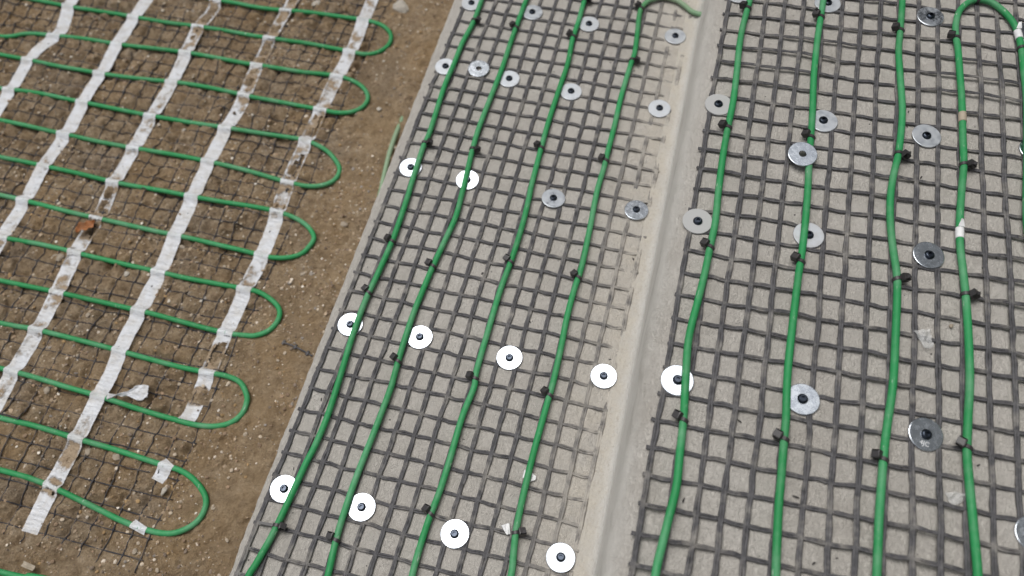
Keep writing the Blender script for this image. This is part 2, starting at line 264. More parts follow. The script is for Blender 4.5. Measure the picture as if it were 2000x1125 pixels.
def mat_concrete():
    m, t, b = new_mat('broomed_concrete'); g = G(t)
    p = g.coord(); x, y, z = g.sep(p)
    big = g.noise(p, 7, 5, .6); mid = g.noise(p, 45, 4, .6)
    col = g.mix(g.rng(big, .3, .7), (.505, .474, .428), (.60, .57, .525))
    col = g.mix(g.rng(mid, .35, .7, 0, .45), col, (.53, .495, .45))
    # sandy dust gathered along the foot of the riser and in drifts
    dn = g.noise(p, 30, 5, .65)
    low = g.math('LESS_THAN', z, .05)
    near = g.rng(x, -.075, .004)
    near = g.math('MULTIPLY', g.math('MULTIPLY', near, g.rng(dn, .3, .62)), low)
    col = g.mix(g.math('MULTIPLY', near, .85), col, (.62, .565, .48))
    # smooth paler cement on the riser, colour whitened further to offset its shade
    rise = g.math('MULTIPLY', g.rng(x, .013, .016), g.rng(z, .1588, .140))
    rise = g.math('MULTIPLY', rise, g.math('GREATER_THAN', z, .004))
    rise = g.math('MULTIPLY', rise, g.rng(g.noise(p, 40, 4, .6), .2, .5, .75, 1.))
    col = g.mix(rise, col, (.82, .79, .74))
    # pores and stains
    vor = g.n('ShaderNodeTexVoronoi', i={'Vector': p, 'Scale': 95.}).outputs['Distance']
    pore = g.math('MULTIPLY', g.rng(vor, .05, .02), g.rng(g.noise(p, 60, 2), .5, .62))
    col = g.mix(g.math('MULTIPLY', pore, .7), col, (.12, .10, .08))
    wetn = g.noise(p, 11, 6, .68, .6)
    col = g.mix(g.rng(wetn, .52, .70, 0, .55), col, (.42, .385, .34))
    st = g.coord((380, 235, 380)); s1 = g.noise(st, 1., 3, .62, 2.6)
    col = g.mix(g.rng(s1, .36, .62, .18, 0.), col, (.37, .345, .315))
    col = g.mix(g.rng(s1, .56, .72, 0., .32), col, (.66, .635, .60))
    t.links.new(col, b.inputs['Base Color'])
    b.inputs['Roughness'].default_value = .93
    b.inputs['Specular IOR Level'].default_value = .25
    st2 = g.coord((130, 75, 130)); s2 = g.noise(st2, 1., 3, .55, 1.6)
    fine = g.noise(p, 1500, 2, .5)
    hgt = g.math('ADD', g.math('ADD', g.math('MULTIPLY', s1, 1.), g.math('MULTIPLY', s2, .9)), g.math('MULTIPLY', fine, .35))
    t.links.new(g.bump(hgt, .0028, 1.), b.inputs['Normal'])
    return m

def mat_mortar():
    m, t, b = new_mat('sandy_mortar'); g = G(t); p = g.coord(); x, y, z = g.sep(p)
    c = g.mix(g.rng(g.noise(p, 38, 5, .65), .35, .65), (.47, .435, .375), (.44, .415, .375))
    k = g.math('ADD', x, g.math('MULTIPLY', g.math('SUBTRACT', g.noise(p, 30, 4, .6), .5), .016))
    c = g.mix(g.rng(k, .008, .019), c, (.53, .515, .485))
    c = g.mix(g.rng(g.noise(p, 300, 4, .65), .52, .72, 0, .55), c, (.34, .29, .235))
    t.links.new(c, b.inputs['Base Color']); b.inputs['Roughness'].default_value = .95
    hgt = g.math('ADD', g.noise(p, 330, 4, .65), g.math('MULTIPLY', g.noise(g.coord((420, 120, 420)), 1., 3, .6, 1.5), .8))
    t.links.new(g.bump(hgt, .0016, .9), b.inputs['Normal'])
    return m

def mat_dirt():
    m, t, b = new_mat('sandy_earth'); g = G(t); p = g.coord(); x, y, z = g.sep(p)
    n1 = g.noise(p, 9, 6, .62); n2 = g.noise(p, 60, 6, .68); n3 = g.noise(p, 320, 4, .7)
    c = g.ramp(n2, [(.30, (.18, .122, .074)), (.43, (.395, .29, .182)), (.57, (.575, .437, .29)), (.72, (.74, .60, .44))])
    c = g.mix(g.rng(n1, .45, .66, 0, .6), c, (.50, .33, .165))
    c = g.mix(g.rng(g.noise(p, 14, 5, .6), .52, .72, 0, .55), c, (.40, .335, .27))
    c = g.mix(g.rng(n3, .35, .72, 0, .6), c, (.20, .138, .088), 'MIX')
    c = g.mix(g.rng(g.noise(p, 700, 3, .6), .58, .75, 0, .7), c, (.50, .42, .32))
    c = g.mix(g.rng(g.noise(p, 6.5, 5, .65, .5), .54, .70, 0, .55), c, (.20, .148, .10))
    # paler trodden sand beside the step
    tr = g.math('MULTIPLY', g.rng(x, -.56, -.42), g.rng(g.noise(p, 11, 4, .6), .35, .7))
    c = g.mix(g.math('MULTIPLY', tr, .6), c, (.52, .37, .215))
    t.links.new(c, b.inputs['Base Color']); b.inputs['Roughness'].default_value = 1.0
    b.inputs['Specular IOR Level'].default_value = .1
    hgt = g.math('ADD', g.noise(p, 340, 5, .75), g.math('MULTIPLY', g.noise(p, 1100, 3, .6), .5))
    t.links.new(g.bump(hgt, .007, 1.), b.inputs['Normal'])
    return m

def mat_gravel():
    m, t, b = new_mat('gravel_stone'); g = G(t)
    a = g.n('ShaderNodeAttribute', attribute_name='tint', attribute_type='GEOMETRY')
    t.links.new(a.outputs['Color'], b.inputs['Base Color']); b.inputs['Roughness'].default_value = .9
    return m

def mat_cable():
    m, t, b = new_mat('green_cable_sheath'); g = G(t); p = g.coord()
    col = g.mix(g.rng(g.noise(p, 9, 3), .35, .65), (.015, .215, .062), (.022, .265, .084))
    dusty = g.rng(g.noise(p, 17, 5, .68), .46, .74, 0, .4)
    col = g.mix(dusty, col, (.27, .40, .31))
    x, y, z = g.sep(p)
    rub = g.math('MULTIPLY', g.math('MULTIPLY', g.rng(y, .89, .96), g.rng(x, -.09, -.03)), g.math('LESS_THAN', g.math('ABSOLUTE', z), .05))
    foot = g.math('MULTIPLY', g.rng(x, -.425, -.40), g.math('LESS_THAN', z, -.1))
    col = g.mix(g.math('MULTIPLY', g.math('MAXIMUM', rub, foot), .62), col, (.34, .36, .27))
    sc = g.noise(g.coord((220, 60, 220)), 1., 3, .6)
    col = g.mix(g.rng(sc, .66, .75, 0, .55), col, (.5, .55, .48))
    t.links.new(col, b.inputs['Base Color'])
    t.links.new(g.rng(g.noise(p, 120, 3), .3, .7, .5, .7), b.inputs['Roughness'])
    b.inputs['Specular IOR Level'].default_value = .4
    t.links.new(g.bump(g.noise(p, 900, 2), .0002, .3), b.inputs['Normal'])
    return m

def mat_strand(dirtward):
    m, t, b = new_mat('grey_grid_yarn'); g = G(t); p = g.coord(); x, y, z = g.sep(p)
    fib = g.noise(g.coord((1400, 1400, 1400)), 1., 2); f2 = g.noise(p, 120, 4, .65)
    col = g.mix(g.rng(f2, .3, .7), (.036, .035, .038), (.102, .099, .104))
    d = g.rng(g.noise(p, 38, 4, .7), .5, .75, 0, .55)
    if dirtward:     # dust of the mortar work lies thick on the yarns next to the riser
        d = g.math('MAXIMUM', d, g.math('MULTIPLY', g.rng(x, -.07, .0), g.rng(g.noise(p, 55, 4, .65), .36, .58, .15, .95)))
    col = g.mix(g.rng(g.noise(g.coord((700, 160, 700)), 1., 3, .6), .5, .68, 0, .5), col, (.15, .146, .150))
    col = g.mix(d, col, (.41, .38, .335))
    t.links.new(col, b.inputs['Base Color']); b.inputs['Roughness'].default_value = .62
    b.inputs['Specular IOR Level'].default_value = .35
    t.links.new(g.bump(g.math('ADD', fib, g.math('MULTIPLY', f2, 1.2)), .0005, .7), b.inputs['Normal'])
    return m

def mat_net():
    m, t, b = new_mat('black_net_plastic'); g = G(t); p = g.coord()
    col = g.mix(g.rng(g.noise(p, 40, 4, .65), .5, .72, 0, .55), (.020, .020, .026), (.20, .15, .10))
    t.links.new(col, b.inputs['Base Color']); b.inputs['Roughness'].default_value = .55
    return m

def mat_tape():
    m, t, b = new_mat('white_tape'); g = G(t); p = g.coord()
    a = g.n('ShaderNodeAttribute', attribute_name='soil', attribute_type='GEOMETRY').outputs['Fac']
    n = g.math('ADD', g.math('MULTIPLY', g.noise(p, 42, 4, .58), .82), g.math('MULTIPLY', g.noise(p, 200, 3, .6), .18))
    thr = g.rng(a, 0., 1., .80, .30)
    soil = g.rng(g.math('SUBTRACT', n, thr), -.055, .05)
    soilc = g.mix(g.rng(g.noise(p, 300, 4, .7), .3, .7), (.22, .16, .105), (.40, .31, .215))
    grime = g.mix(g.rng(g.noise(p, 60, 5, .72), .42, .72, 0, .75), (.80, .82, .86), (.58, .54, .48))
    col = g.mix(soil, grime, soilc)
    t.links.new(col, b.inputs['Base Color'])
    t.links.new(g.rng(soil, 0, 1, .38, 1.), b.inputs['Roughness'])
    t.links.new(g.bump(g.math('ADD', g.noise(g.coord((70, 210, 70)), 1., 4, .6, 1.2), g.math('MULTIPLY', soil, .8)), .0034, .9), b.inputs['Normal'])
    tr = g.n('ShaderNodeBsdfTransparent')
    mx = g.n('ShaderNodeMixShader', i={0: g.rng(soil, 0, 1, 0.2, 0.), 1: b.outputs[0], 2: tr.outputs[0]})
    t.links.new(mx.outputs[0], t.nodes['Material Output'].inputs['Surface'])
    return m

def mat_zinc():
    m, t, b = new_mat('zinc_plate'); g = G(t); p = g.coord()
    dust = g.n('ShaderNodeAttribute', attribute_name='dust', attribute_type='OBJECT').outputs['Fac']
    sd_ = g.n('ShaderNodeObjectInfo').outputs['Random']
    pv = g.n('ShaderNodeVectorMath', operation='ADD', i={0: p}); t.links.new(g.math('MULTIPLY', sd_, 10.), pv.inputs[1])
    pv = pv.outputs[0]
    n = g.noise(pv, 130, 5, .65)
    f = g.rng(g.math('ADD', g.math('MULTIPLY', g.math('SUBTRACT', n, .5), .9), dust), .12, .85)
    col = g.mix(g.rng(g.noise(pv, 90, 3), .3, .7), (.50, .54, .60), (.58, .62, .67))
    t.links.new(g.mix(f, col, (.40, .40, .395)), b.inputs['Base Color'])
    t.links.new(g.rng(f, 0, 1, 1, 0), b.inputs['Metallic'])
    t.links.new(g.math('ADD', g.rng(g.noise(pv, 240, 3), .3, .7, .2, .3), g.math('MULTIPLY', f, .5)), b.inputs['Roughness'])
    t.links.new(g.bump(g.noise(pv, 420, 3), .00012, .5), b.inputs['Normal'])
    return m

def simple(name, col, rough=.6, metal=0., spec=.5, bump=0., scale=300., var=.2):
    m, t, b = new_mat(name); g = G(t); p = g.coord()
    c2 = tuple(c * (1 - var) for c in col)
    t.links.new(g.mix(g.rng(g.noise(p, scale * .4, 4), .3, .7), col, c2), b.inputs['Base Color'])
    b.inputs['Roughness'].default_value = rough; b.inputs['Metallic'].default_value = metal
    b.inputs['Specular IOR Level'].default_value = spec
    if bump: t.links.new(g.bump(g.noise(p, scale, 4), bump, .8), b.inputs['Normal'])
    return m

M = dict(concrete=mat_concrete(), mortar=mat_mortar(), dirt=mat_dirt(), gravel=mat_gravel(), cable=mat_cable(),
         strand_low=mat_strand(True), strand_up=mat_strand(False), net=mat_net(), tape=mat_tape(), zinc=mat_zinc(),
         screw=simple('dark_screw_steel', (.055, .065, .085), .3, 1.), tie=simple('black_nylon', (.034, .031, .032), .42),
         stone=simple('pebble_stone', (.36, .30, .23), .85, bump=.0006, scale=400, var=.35),
         pale_stone=simple('pale_stone', (.46, .42, .36), .85, bump=.0006, scale=400, var=.3),
         leaf=simple('dry_leaf', (.42, .17, .06), .65, bump=.0008, scale=250, var=.5),
         white=simple('white_scrap', (.74, .74, .74), .5, bump=.0005, scale=250, var=.12),
         beige=simple('beige_tape', (.40, .34, .26), .7, bump=.0004, scale=300),
         fleck=simple('dark_fleck', (.035, .032, .03), .7))
def mat_clear():
    m, t, b = new_mat('clear_film'); g = G(t)
    b.inputs['Base Color'].default_value = (.75, .75, .74, 1); b.inputs['Roughness'].default_value = .22
    tr = g.n('ShaderNodeBsdfTransparent')
    mx = g.n('ShaderNodeMixShader', i={0: .74, 1: b.outputs[0], 2: tr.outputs[0]})
    t.links.new(mx.outputs[0], t.nodes['Material Output'].inputs['Surface'])
    return m
M['clear'] = mat_clear()

# ------------------------------------------------------------------ earth
NET_X1, NET_Y0, PX, PY = -0.5035, 0.0625, 0.0256, 0.0246

def dirt_soft(x, y):                     # the broad lie of the earth
    return DIRT + .0045 * fbm(x, y, .30, 2, 3)

def dirt_h(x, y):
    hgt = dirt_soft(x, y)
    inside = smooth01((NET_X1 + .012 - x) / .02) * smooth01((y - NET_Y0 + .01) / .02)
    ux = (x - NET_X1) / PX; uy = (y - NET_Y0) / PY
    wob = .1 * noise(x / .03, y / .03, 77)
    du = np.abs(ux + wob - np.round(ux + wob)); dv = np.abs(uy + wob - np.round(uy + wob))
    pil = smooth01(du * 3.6) * smooth01(dv * 3.6)
    amp = np.clip(.5 + .9 * fbm(x, y, .09, 2, 21), 0, 1.2)
    hgt = hgt + inside * (pil - .62) * .0068 * amp
    hgt = hgt + .0046 * fbm(x, y, .055, 3, 31) + (.0016 + .0022 * np.clip(.5 + 1.3 * fbm(x, y, .08, 2, 35), 0, 1)) * fbm(x, y, .0125, 4, 41, .62)
    clod = np.clip(fbm(x, y, .022, 2, 51) - .25, 0, 1)
    hgt = hgt + .0075 * clod * (.55 + .45 * inside)
    return hgt

def axis(lo, f0, f1, hi, step, coarse):
    fine = np.arange(f0, f1, step)
    def outw(a, b):
        pts = []; s = step; p = a; sg = 1 if b > a else -1
        while (b - p) * sg > 0:
            s = min(s * 1.35, coarse); p += sg * s; pts.append(p)
        return np.array(pts)
    return np.r_[outw(f0, lo)[::-1], fine, outw(f1, hi)]

# ------------------------------------------------------------------ concrete steps
steps = empty('concrete_steps', (-.1, .5, DIRT), 'pale grey broom-finished concrete steps rising to the right of the dirt', 'steps')
YA, YB = -.9, 2.4
def sweep_profile(name, prof, ys, jit, seed):
    prof = np.asarray(prof, float); m = len(prof); n = len(ys)
    V = np.zeros((n, m, 3))
    for k in range(m):
        V[:, k, 0] = prof[k, 0] + prof[k, 2] * jit * fbm(ys, np.full(n, prof[k, 1] * .3), .045, 4, seed, .6)
        V[:, k, 1] = ys
        V[:, k, 2] = prof[k, 1] + prof[k, 2] * jit * .7 * fbm(ys, np.full(n, prof[k, 1] * .3 + 5), .03, 4, seed + 9, .6)
    V = V.reshape(-1, 3)
    i = np.arange(n - 1)[:, None] * m; j = np.arange(m - 1)[None, :]
    F = np.stack([i + j, i + j + 1, i + m + j + 1, i + m + j], -1).reshape(-1, 4)[:, ::-1]
    return mesh_np(name, V, F)
ys = np.r_[np.arange(YA, -.02, .05), np.arange(-.02, 1.15, .003), np.arange(1.15, YB, .05)]
def nose(x, z, r, n=7):
    return [(x + r - r * math.cos(a), z - r + r * math.sin(a), 1.) for a in np.linspace(0, math.pi / 2, n)]
def W0(p): return [(q[0], q[1], 0.) for q in p]
low = W0([(-.3435, DIRT - .25)]) + [(-.3435, -.04, .6)] + nose(-.3435, 0, .006) + W0([(-.32, 0), (-.2, 0), (-.1, 0), (.03, 0), (.2, 0)])
lo = add('step', None or sweep_profile('step', low, ys, .0013, 61), M['concrete'], steps)
lo.matrix_parent_inverse = steps.matrix_world.inverted(); lo['label'] = 'lower step, its sandy tread between dirt and riser'
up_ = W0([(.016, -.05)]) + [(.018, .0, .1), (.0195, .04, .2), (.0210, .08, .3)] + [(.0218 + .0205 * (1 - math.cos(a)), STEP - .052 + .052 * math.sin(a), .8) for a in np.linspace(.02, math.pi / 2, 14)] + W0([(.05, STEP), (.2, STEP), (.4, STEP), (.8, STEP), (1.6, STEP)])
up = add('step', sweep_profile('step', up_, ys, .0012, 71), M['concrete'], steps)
up['label'] = 'upper step with its smooth riser and wide tread on the right'
cove = [(-.0035, -.002, .6), (-.0022, .0009, 1.), (-.001, .0012, 1.), (.0015, .0009, .6), (.007, .0013, .4), (.012, .0026, .35), (.016, .0055, .35), (.0182, .0105, .35), (.0196, .017, .3), (.0206, .023, .2)]
co = add('mortar_fillet', sweep_profile('mortar_fillet', cove, ys, .0011, 81), M['mortar'], steps)
co['label'] = 'tan mortar fillet along the foot of the riser'
bpy.context.view_layer.update()
for o in (lo, up, co):
    o.matrix_parent_inverse = Matrix.Translation(-steps.location)

# ------------------------------------------------------------------ geogrid on the steps
wash_xy = [np.array([(w[0], w[1]) for w in WASHERS if w[2] == s]) for s in (0, 1)]
def lift(x, y, s):
    x = np.asarray(x, float); y = np.asarray(y, float)
    d = np.min(np.hypot(x[..., None] - wash_xy[s][:, 0], y[..., None] - wash_xy[s][:, 1]), axis=-1)
    pin = smooth01((d - .015) / .07)
    a = (.0012, .0036)[s]
    press = .0013 * (1 - smooth01((d - .0135) / .005))
    if s == 0: press = press + .0030 * smooth01((x + .062) / .05) * np.clip(.45 + 1.2 * noise(x / .02, y / .035, 97) + .35 * smooth01((y - .6) / .3), 0, 1)
    return -press + a * pin * np.clip(.35 + 1.1 * noise(x / .11 + 3, y / .13, 90 + s), 0, 1.3)

def twin_yarn(P, half, ra, rb, sep, node, seed, close=.35):
    """two flat bundles of fibre side by side that draw together at the nodes; node = array 0..1, 1 at a crossing"""
    n = len(P); k = np.arange(n) * .35
    T = np.gradient(P, axis=0); T /= np.linalg.norm(T, axis=1)[:, None]
    S = np.cross(T, [0, 0, 1.0])
    parts = []
    for sg in (-1, 1):
        off = sg * sep * (1 - close * node) * (1 + .55 * noise(k * .6, np.full(n, seed * 3.7 + sg), seed)) + .00022 * noise(k, np.full(n, seed + .5), seed + 5)
        zz = .00025 * noise(k * .8, np.full(n, seed * 1.3 + sg * 9), seed + 2) + .0003 * node
        Q = P + S * off[:, None]; Q[:, 2] += zz
        a = ra * (1 + .22 * noise(k * 1.1, np.full(n, seed + sg * 4.4), seed + 3) + .12 * node)
        parts.append(tube_vf(Q, a, rb * (1 + .2 * node), 7, cap=True))
    return merge(parts)

def geogrid(name, s, xs, rows, y0, y1, xlo, xhi, xskew, yskew, label, stub):
    base = (0, STEP)[s]
    g = empty(name, (xs[0], .5, base), label, 'geogrid', 'geogrids fixed to the steps')
    mat = M['strand_low' if s == 0 else 'strand_up']
    inv = Matrix.Translation(-g.location)
    for k, x in enumerate(xs):
        y = np.arange(y0, y1, .0036)
        xx = x + xskew * (y - .2) + .0011 * noise(y / .12, np.full(len(y), k * 2.3), 11 + s) + .0005 * noise(y / .03, np.full(len(y), k * 5.1), 12 + s)
        ph = np.abs((y - rows[0] - yskew * (x - xs[0])) / PITCH[s]); ph = np.abs(ph - np.round(ph))
        node = smooth01(1 - ph / .16)
        z = base + .0016 + lift(xx, y, s) + .0003 * node
        V, F = twin_yarn(np.c_[xx, y, z], None, .00152, .00080, .00118, node, 100 + k + 50 * s)
        o = add('strand', mesh_np('strand', V, F), mat, g); o.matrix_parent_inverse = inv
    for k, yr in enumerate(rows):
        a = xlo - stub * (.6 + .8 * random.random()); b = xhi + (.002 + .003 * random.random())
        x = np.arange(a, b, .0026)
        skew = xskew * (yr - .2)
        x = x + skew
        yy = yr + yskew * (x - xs[0]) + .0015 * noise(x / .07, np.full(len(x), k * 3.1), 13 + s) + .0012 * noise(x / .016, np.full(len(x), k * 7.7), 14 + s)
        ph = np.abs((x - xs[0] - skew) / (xs[1] - xs[0])); ph = np.abs(ph - np.round(ph))
        node = smooth01(1 - ph / .2)
        z = base + .0015 + lift(x, yy, s) + (1 - node) * (.0005 + .0006 * noise(x / .02, np.full(len(x), k * 1.9), 15 + s))
        V, F = twin_yarn(np.c_[x, yy, z], None, .00108, .00078, .00092, node, 200 + k + 70 * s, .75)
        o = add('strand', mesh_np('strand', V, F), mat, g); o.matrix_parent_inverse = inv
    return g
PITCH = (.0257, .02568)
xs0 = [-.3318 + .02178 * k for k in range(16)]
rows0 = [.194 + .0257 * k for k in range(-9, 36)]
geogrid('geogrid', 0, xs0, rows0, -.06, 1.12, xs0[0], xs0[-1], .0118, -.004,
        'dark grey woven geogrid lying over the lower step tread', .004)
xs1 = [.0438 + .02166 * k for k in range(26)]
rows1 = [.2375 + .02568 * k for k in range(-13, 34)]
geogrid('geogrid', 1, xs1, rows1, -.1, 1.1, xs1[0], xs1[-1], .0004, .024,
        'dark grey woven geogrid lying over the upper step tread', .0045)

# ------------------------------------------------------------------ cables
def cable_mesh(P, step=.004, seg=14):
    V, F = tube_vf(resample(P, step), CR, CR, seg)
    return mesh_np('cable', V, F)

cable_path = {}
def extend(p, y_to, amp=.004):
    """carry a run on past the picture along its tread"""
    (x0, y0), (x1, y1) = p[-2], p[-1]
    out = list(p); sl = np.clip((x1 - x0) / (y1 - y0 + 1e-9), -.2, .2); y = y1; x = x1; sg = 1 if y_to > y1 else -1
    while (y_to - y) * sg > 0:
        y += sg * .05; sl *= .4; x += sl * .05 * sg + random.uniform(-amp, amp); out.append((x, y))
    return out
CLAB = {'M1': 'green heating cable on the lower step nearest its outer edge by the dirt',
        'M2': 'green heating cable on the lower step, second from the dirt',
        'M3': 'green heating cable on the lower step, third from the dirt',
        'M4': 'green heating cable nearest the riser on the lower step, bending into the riser',
        'R1': 'green heating cable on the upper step nearest its front edge',
        'R2': 'green heating cable on the upper step, second from its front edge',
        'R3': 'wavy green heating cable on the upper step, third from its front edge',
        'R4': 'green heating cable with a hairpin bend at far right of the upper step'}
for k, p in CABLES.items():
    s = 0 if k[0] == 'M' else 1
    p = list(p)
    if k == 'R4':
        p = extend(p, -.15); p = extend(p[::-1], -.15)[::-1]
    elif k == 'M4':
        p = [(.034, p[0][1] - .003)] + p; p = extend(p, -.15)
    else:
        p = extend(p, -.15); p = extend(p[::-1], 1.15)[::-1]
    p = np.array(p)
    z = (0, STEP)[s] + .0021 + CR + np.maximum(0, lift(p[:, 0], p[:, 1], s)) * .8
    if k == 'M4': z[0:2] += .004
    P = np.c_[p, z]
    cable_path[k] = resample(P, .003)
    tag(add('heating_cable', cable_mesh(P), M['cable']), CLAB[k], 'cable', 'green cables on the steps')

# earth-side cable: hairpins joined by bends beyond the left of the picture
hc = empty('heating_cable', (-.7, .5, DIRT), 'green heating cable laid in taped hairpin loops over the brown dirt', 'cable')
inv = Matrix.Translation(-hc.location)
XL = -1.27
loops = [list(l) for l in LOOPS]
loops[0] = [(XL + .03, loops[0][0][1] - .003), (-1.0, loops[0][0][1])] + loops[0]
loops[0] += [(-1.15, loops[0][-1][1]), (XL + .03, loops[0][-1][1])]
for k in range(1, 7):
    a, b = loops[k][0], loops[k][-1]
    loops[k] = [(XL + .03, a[1] - .001)] + ([((XL + .03 + a[0]) / 2, a[1])] if a[0] > -1.1 else []) + loops[k] + ([((XL + .03 + b[0]) / 2, b[1])] if b[0] > -1.1 else []) + [(XL + .03, b[1] + .001)]
l8 = loops[7]
y8 = l8[0][1]
loops[7] = [(XL + .03, y8), (-.95, y8)] + l8 + [(-.50, l8[-1][1]), (-.462, l8[-1][1] - .03), (-.50, l8[-1][1] - .065), (-.7, l8[-1][1] - .068), (XL + .03, l8[-1][1] - .07)]
all_dirt = []
for k, l in enumerate(loops):
    l = list(l)
    if k > 0:       # half of the left-hand bend towards the loop before
        yp = (loops[k - 1][-1][1] + l[0][1]) / 2; r = abs(loops[k - 1][-1][1] - l[0][1]) / 2
        l = [(XL + .03 - r, yp), (XL + .03 - r * .75, yp - r * .66)] + l
    if k < 7:
        yn = (loops[k + 1][0][1] + loops[k][-1][1]) / 2; r = abs(loops[k + 1][0][1] - loops[k][-1][1]) / 2
        l = l + [(XL + .03 - r * .75, yn + r * .66), (XL + .03 - r, yn)]
    p = np.array(l)
    P = resample(np.c_[p, np.zeros(len(p))], .004)
    P[:, 2] = dirt_soft(P[:, 0], P[:, 1]) + .0036 + .0008 * noise(P[:, 0] / .06, P[:, 1] / .06, 33)
    if k == 6:      # one spot where soil has slid over the cable
        pass
    V, F = tube_vf(P, CR, CR, 14)
    o = add('cable_loop', mesh_np('cable_loop', V, F), M['cable'], hc); o.matrix_parent_inverse = inv
    all_dirt.append(P)
dirt_pts = np.vstack(all_dirt)
kd = kdtree.KDTree(len(dirt_pts))
for n_, q in enumerate(dirt_pts): kd.insert((q[0], q[1], 0), n_)
kd.balance()
p = np.array(STUB); zst = dirt_soft(p[:, 0], p[:, 1]) + .0030; zst[0] -= .006
tag(add('cable_end', cable_mesh(np.c_[p, zst]), M['cable']), 'dusty green cable piece lying in the dirt along the foot of the lower step', 'cable')

# ------------------------------------------------------------------ tape strips
SOIL = [[(0, .25), (2, .2)],
        [(0, .35), (.5, .42), (.6, .40), (.68, .25), (.8, .2), (2, .2)],
        [(0, .5), (.25, .52), (.33, .42), (.37, .6), (.41, .55), (.45, .60), (.49, .80), (.54, .68), (.58, .5), (.65, .42), (.80, .4), (.85, .66), (2, .6)],
        [(0, .08), (.098, .1), (.112, .98), (.122, .9), (.132, .3), (.15, .85), (.19, .5), (.22, .15), (.45, .12), (.6, .2), (.7, .3), (.76, .6), (.8, .72), (2, .72)],
        [(0, .05), (.252, .05), (.262, .93), (.277, .8), (.286, .12), (.297, .12), (.305, .85), (.34, .92), (.356, .2), (.42, .22), (.44, .7), (.475, .55), (.49, .15), (.545, .2), (.565, .75), (.66, .72), (.69, .35), (.71, .75), (.79, .6), (.85, .45), (.93, .5), (2, .6)]]
TLAB = ['white tape strip over the looped cable in the top left corner of dirt',
        'white tape strip over the looped cable, second from the left',
        'dirt-smeared white tape strip over the looped cable, third from the left',
        'long white tape strip over the looped cable, ending at bottom left in a clean tail',
        'torn white tape strip at the loop ends nearest the steps']
def drape(x, y):
    """height of tape pressed onto the soil and over the cables"""
    zg = dirt_soft(x, y) + .0016 + .0042 * fbm(x, y, .075, 1, 31) + .0005 * fbm(x, y, .02, 2, 602)
    z = np.array(zg)
    for n_ in range(len(x)):
        co_, idx, d = kd.find((x[n_], y[n_], 0))
        if d < .016:
            top = dirt_pts[idx][2] + CR + .0004
            zc = dirt_pts[idx][2] + math.sqrt(max(0, (CR + .0005)**2 - d * d)) if d < CR * .75 else top - CR * .30 - (d - CR * .75) * .95
            z[n_] = max(z[n_], zc)
    return z
def drape_cable(x, y):
    z = np.full(len(x), -9.)
    for n_ in range(len(x)):
        co_, idx, d = kd.find((x[n_], y[n_], 0))
        if d < CR * .95: z[n_] = dirt_pts[idx][2] + math.sqrt((CR + .0005)**2 - d * d)
    return z
BED = []
def ribbon(centre, width, soilf, seed, hole=.93, fray=.0006):
    P = resample(np.c_[np.array(centre), np.zeros(len(centre))], .0019)
    T = np.gradient(P, axis=0); T /= np.linalg.norm(T, axis=1)[:, None]
    S = np.cross(T, [0, 0, 1.0]); n = len(P); m = 13
    u = np.linspace(-.5, .5, m)
    w = width * (1 + .02 * noise(P[:, 1] / .05, np.full(n, seed * 1.1), seed))
    e0 = fray * fbm(P[:, 1], np.full(n, 3.), .012, 3, seed + 1); e1 = fray * fbm(P[:, 1], np.full(n, 8.), .012, 3, seed + 2)
    off = u[None, :] * w[:, None]
    off[:, 0] += e0; off[:, -1] += e1
    Vx = P[:, None, 0] + S[:, None, 0] * off; Vy = P[:, None, 1] + S[:, None, 1] * off
    Vx = Vx.ravel(); Vy = Vy.ravel()
    soil = soilf(Vy)
    soil = soil * (1 - .25 * np.tile(smooth01((np.abs(u) - .34) / .12), n)) * smooth01(np.array([kd.find((a, b, 0))[2] for a, b in zip(Vx, Vy)]) / .010 + .25)
    Zr = drape(Vx, Vy).reshape(n, m)
    for _ in range(2):
        Zp = np.pad(Zr, 1, mode='edge'); Zr = (Zp[:-2, 1:-1] + Zp[2:, 1:-1] + Zp[1:-1, :-2] + Zp[1:-1, 2:] + Zp[1:-1, 1:-1] * 2) / 6
    Vz = Zr.ravel() - np.clip(soil - .5, 0, .5) * .002
    Vz = np.maximum(Vz, drape_cable(Vx, Vy))
    i = np.arange(n - 1)[:, None] * m; j = np.arange(m - 1)[None, :]
    F = np.stack([i + j, i + j + 1, i + m + j + 1, i + m + j], -1).reshape(-1, 4)
    # tape is torn away where the soil covers it most
    cx = Vx[F].mean(1); cy = Vy[F].mean(1); sc_ = soil[F].mean(1)
    tear = fbm(cx, cy, .03, 3, seed + 7) * .8 + .5
    keep = (sc_ < .6) | (tear > (sc_ - .6) * 1.15)
    near = np.array([kd.find((a, b, 0))[2] < .0055 for a, b in zip(cx, cy)])
    F = F[keep | near]
    V = np.c_[Vx, Vy, Vz]
    flat = soil < .62
    BED.append(V[flat])
    used = np.unique(F); remap = np.full(len(V), -1); remap[used] = np.arange(len(used))
    me = mesh_np('tape', V[used], remap[F][:, ::-1])
    at = me.attributes.new('soil', 'FLOAT', 'POINT'); at.data.foreach_set('value', soil[used].astype(np.float32))
    return me
for k, c in enumerate(TAPES):
    xs_, vs_ = zip(*SOIL[k])
    me = ribbon(c, .0218, lambda y, a=xs_, b=vs_: np.interp(y, a, b), 700 + 20 * k)
    tag(add('tape_strip', me, M['tape']), TLAB[k], 'tape', 'tape strips over the looped cable')

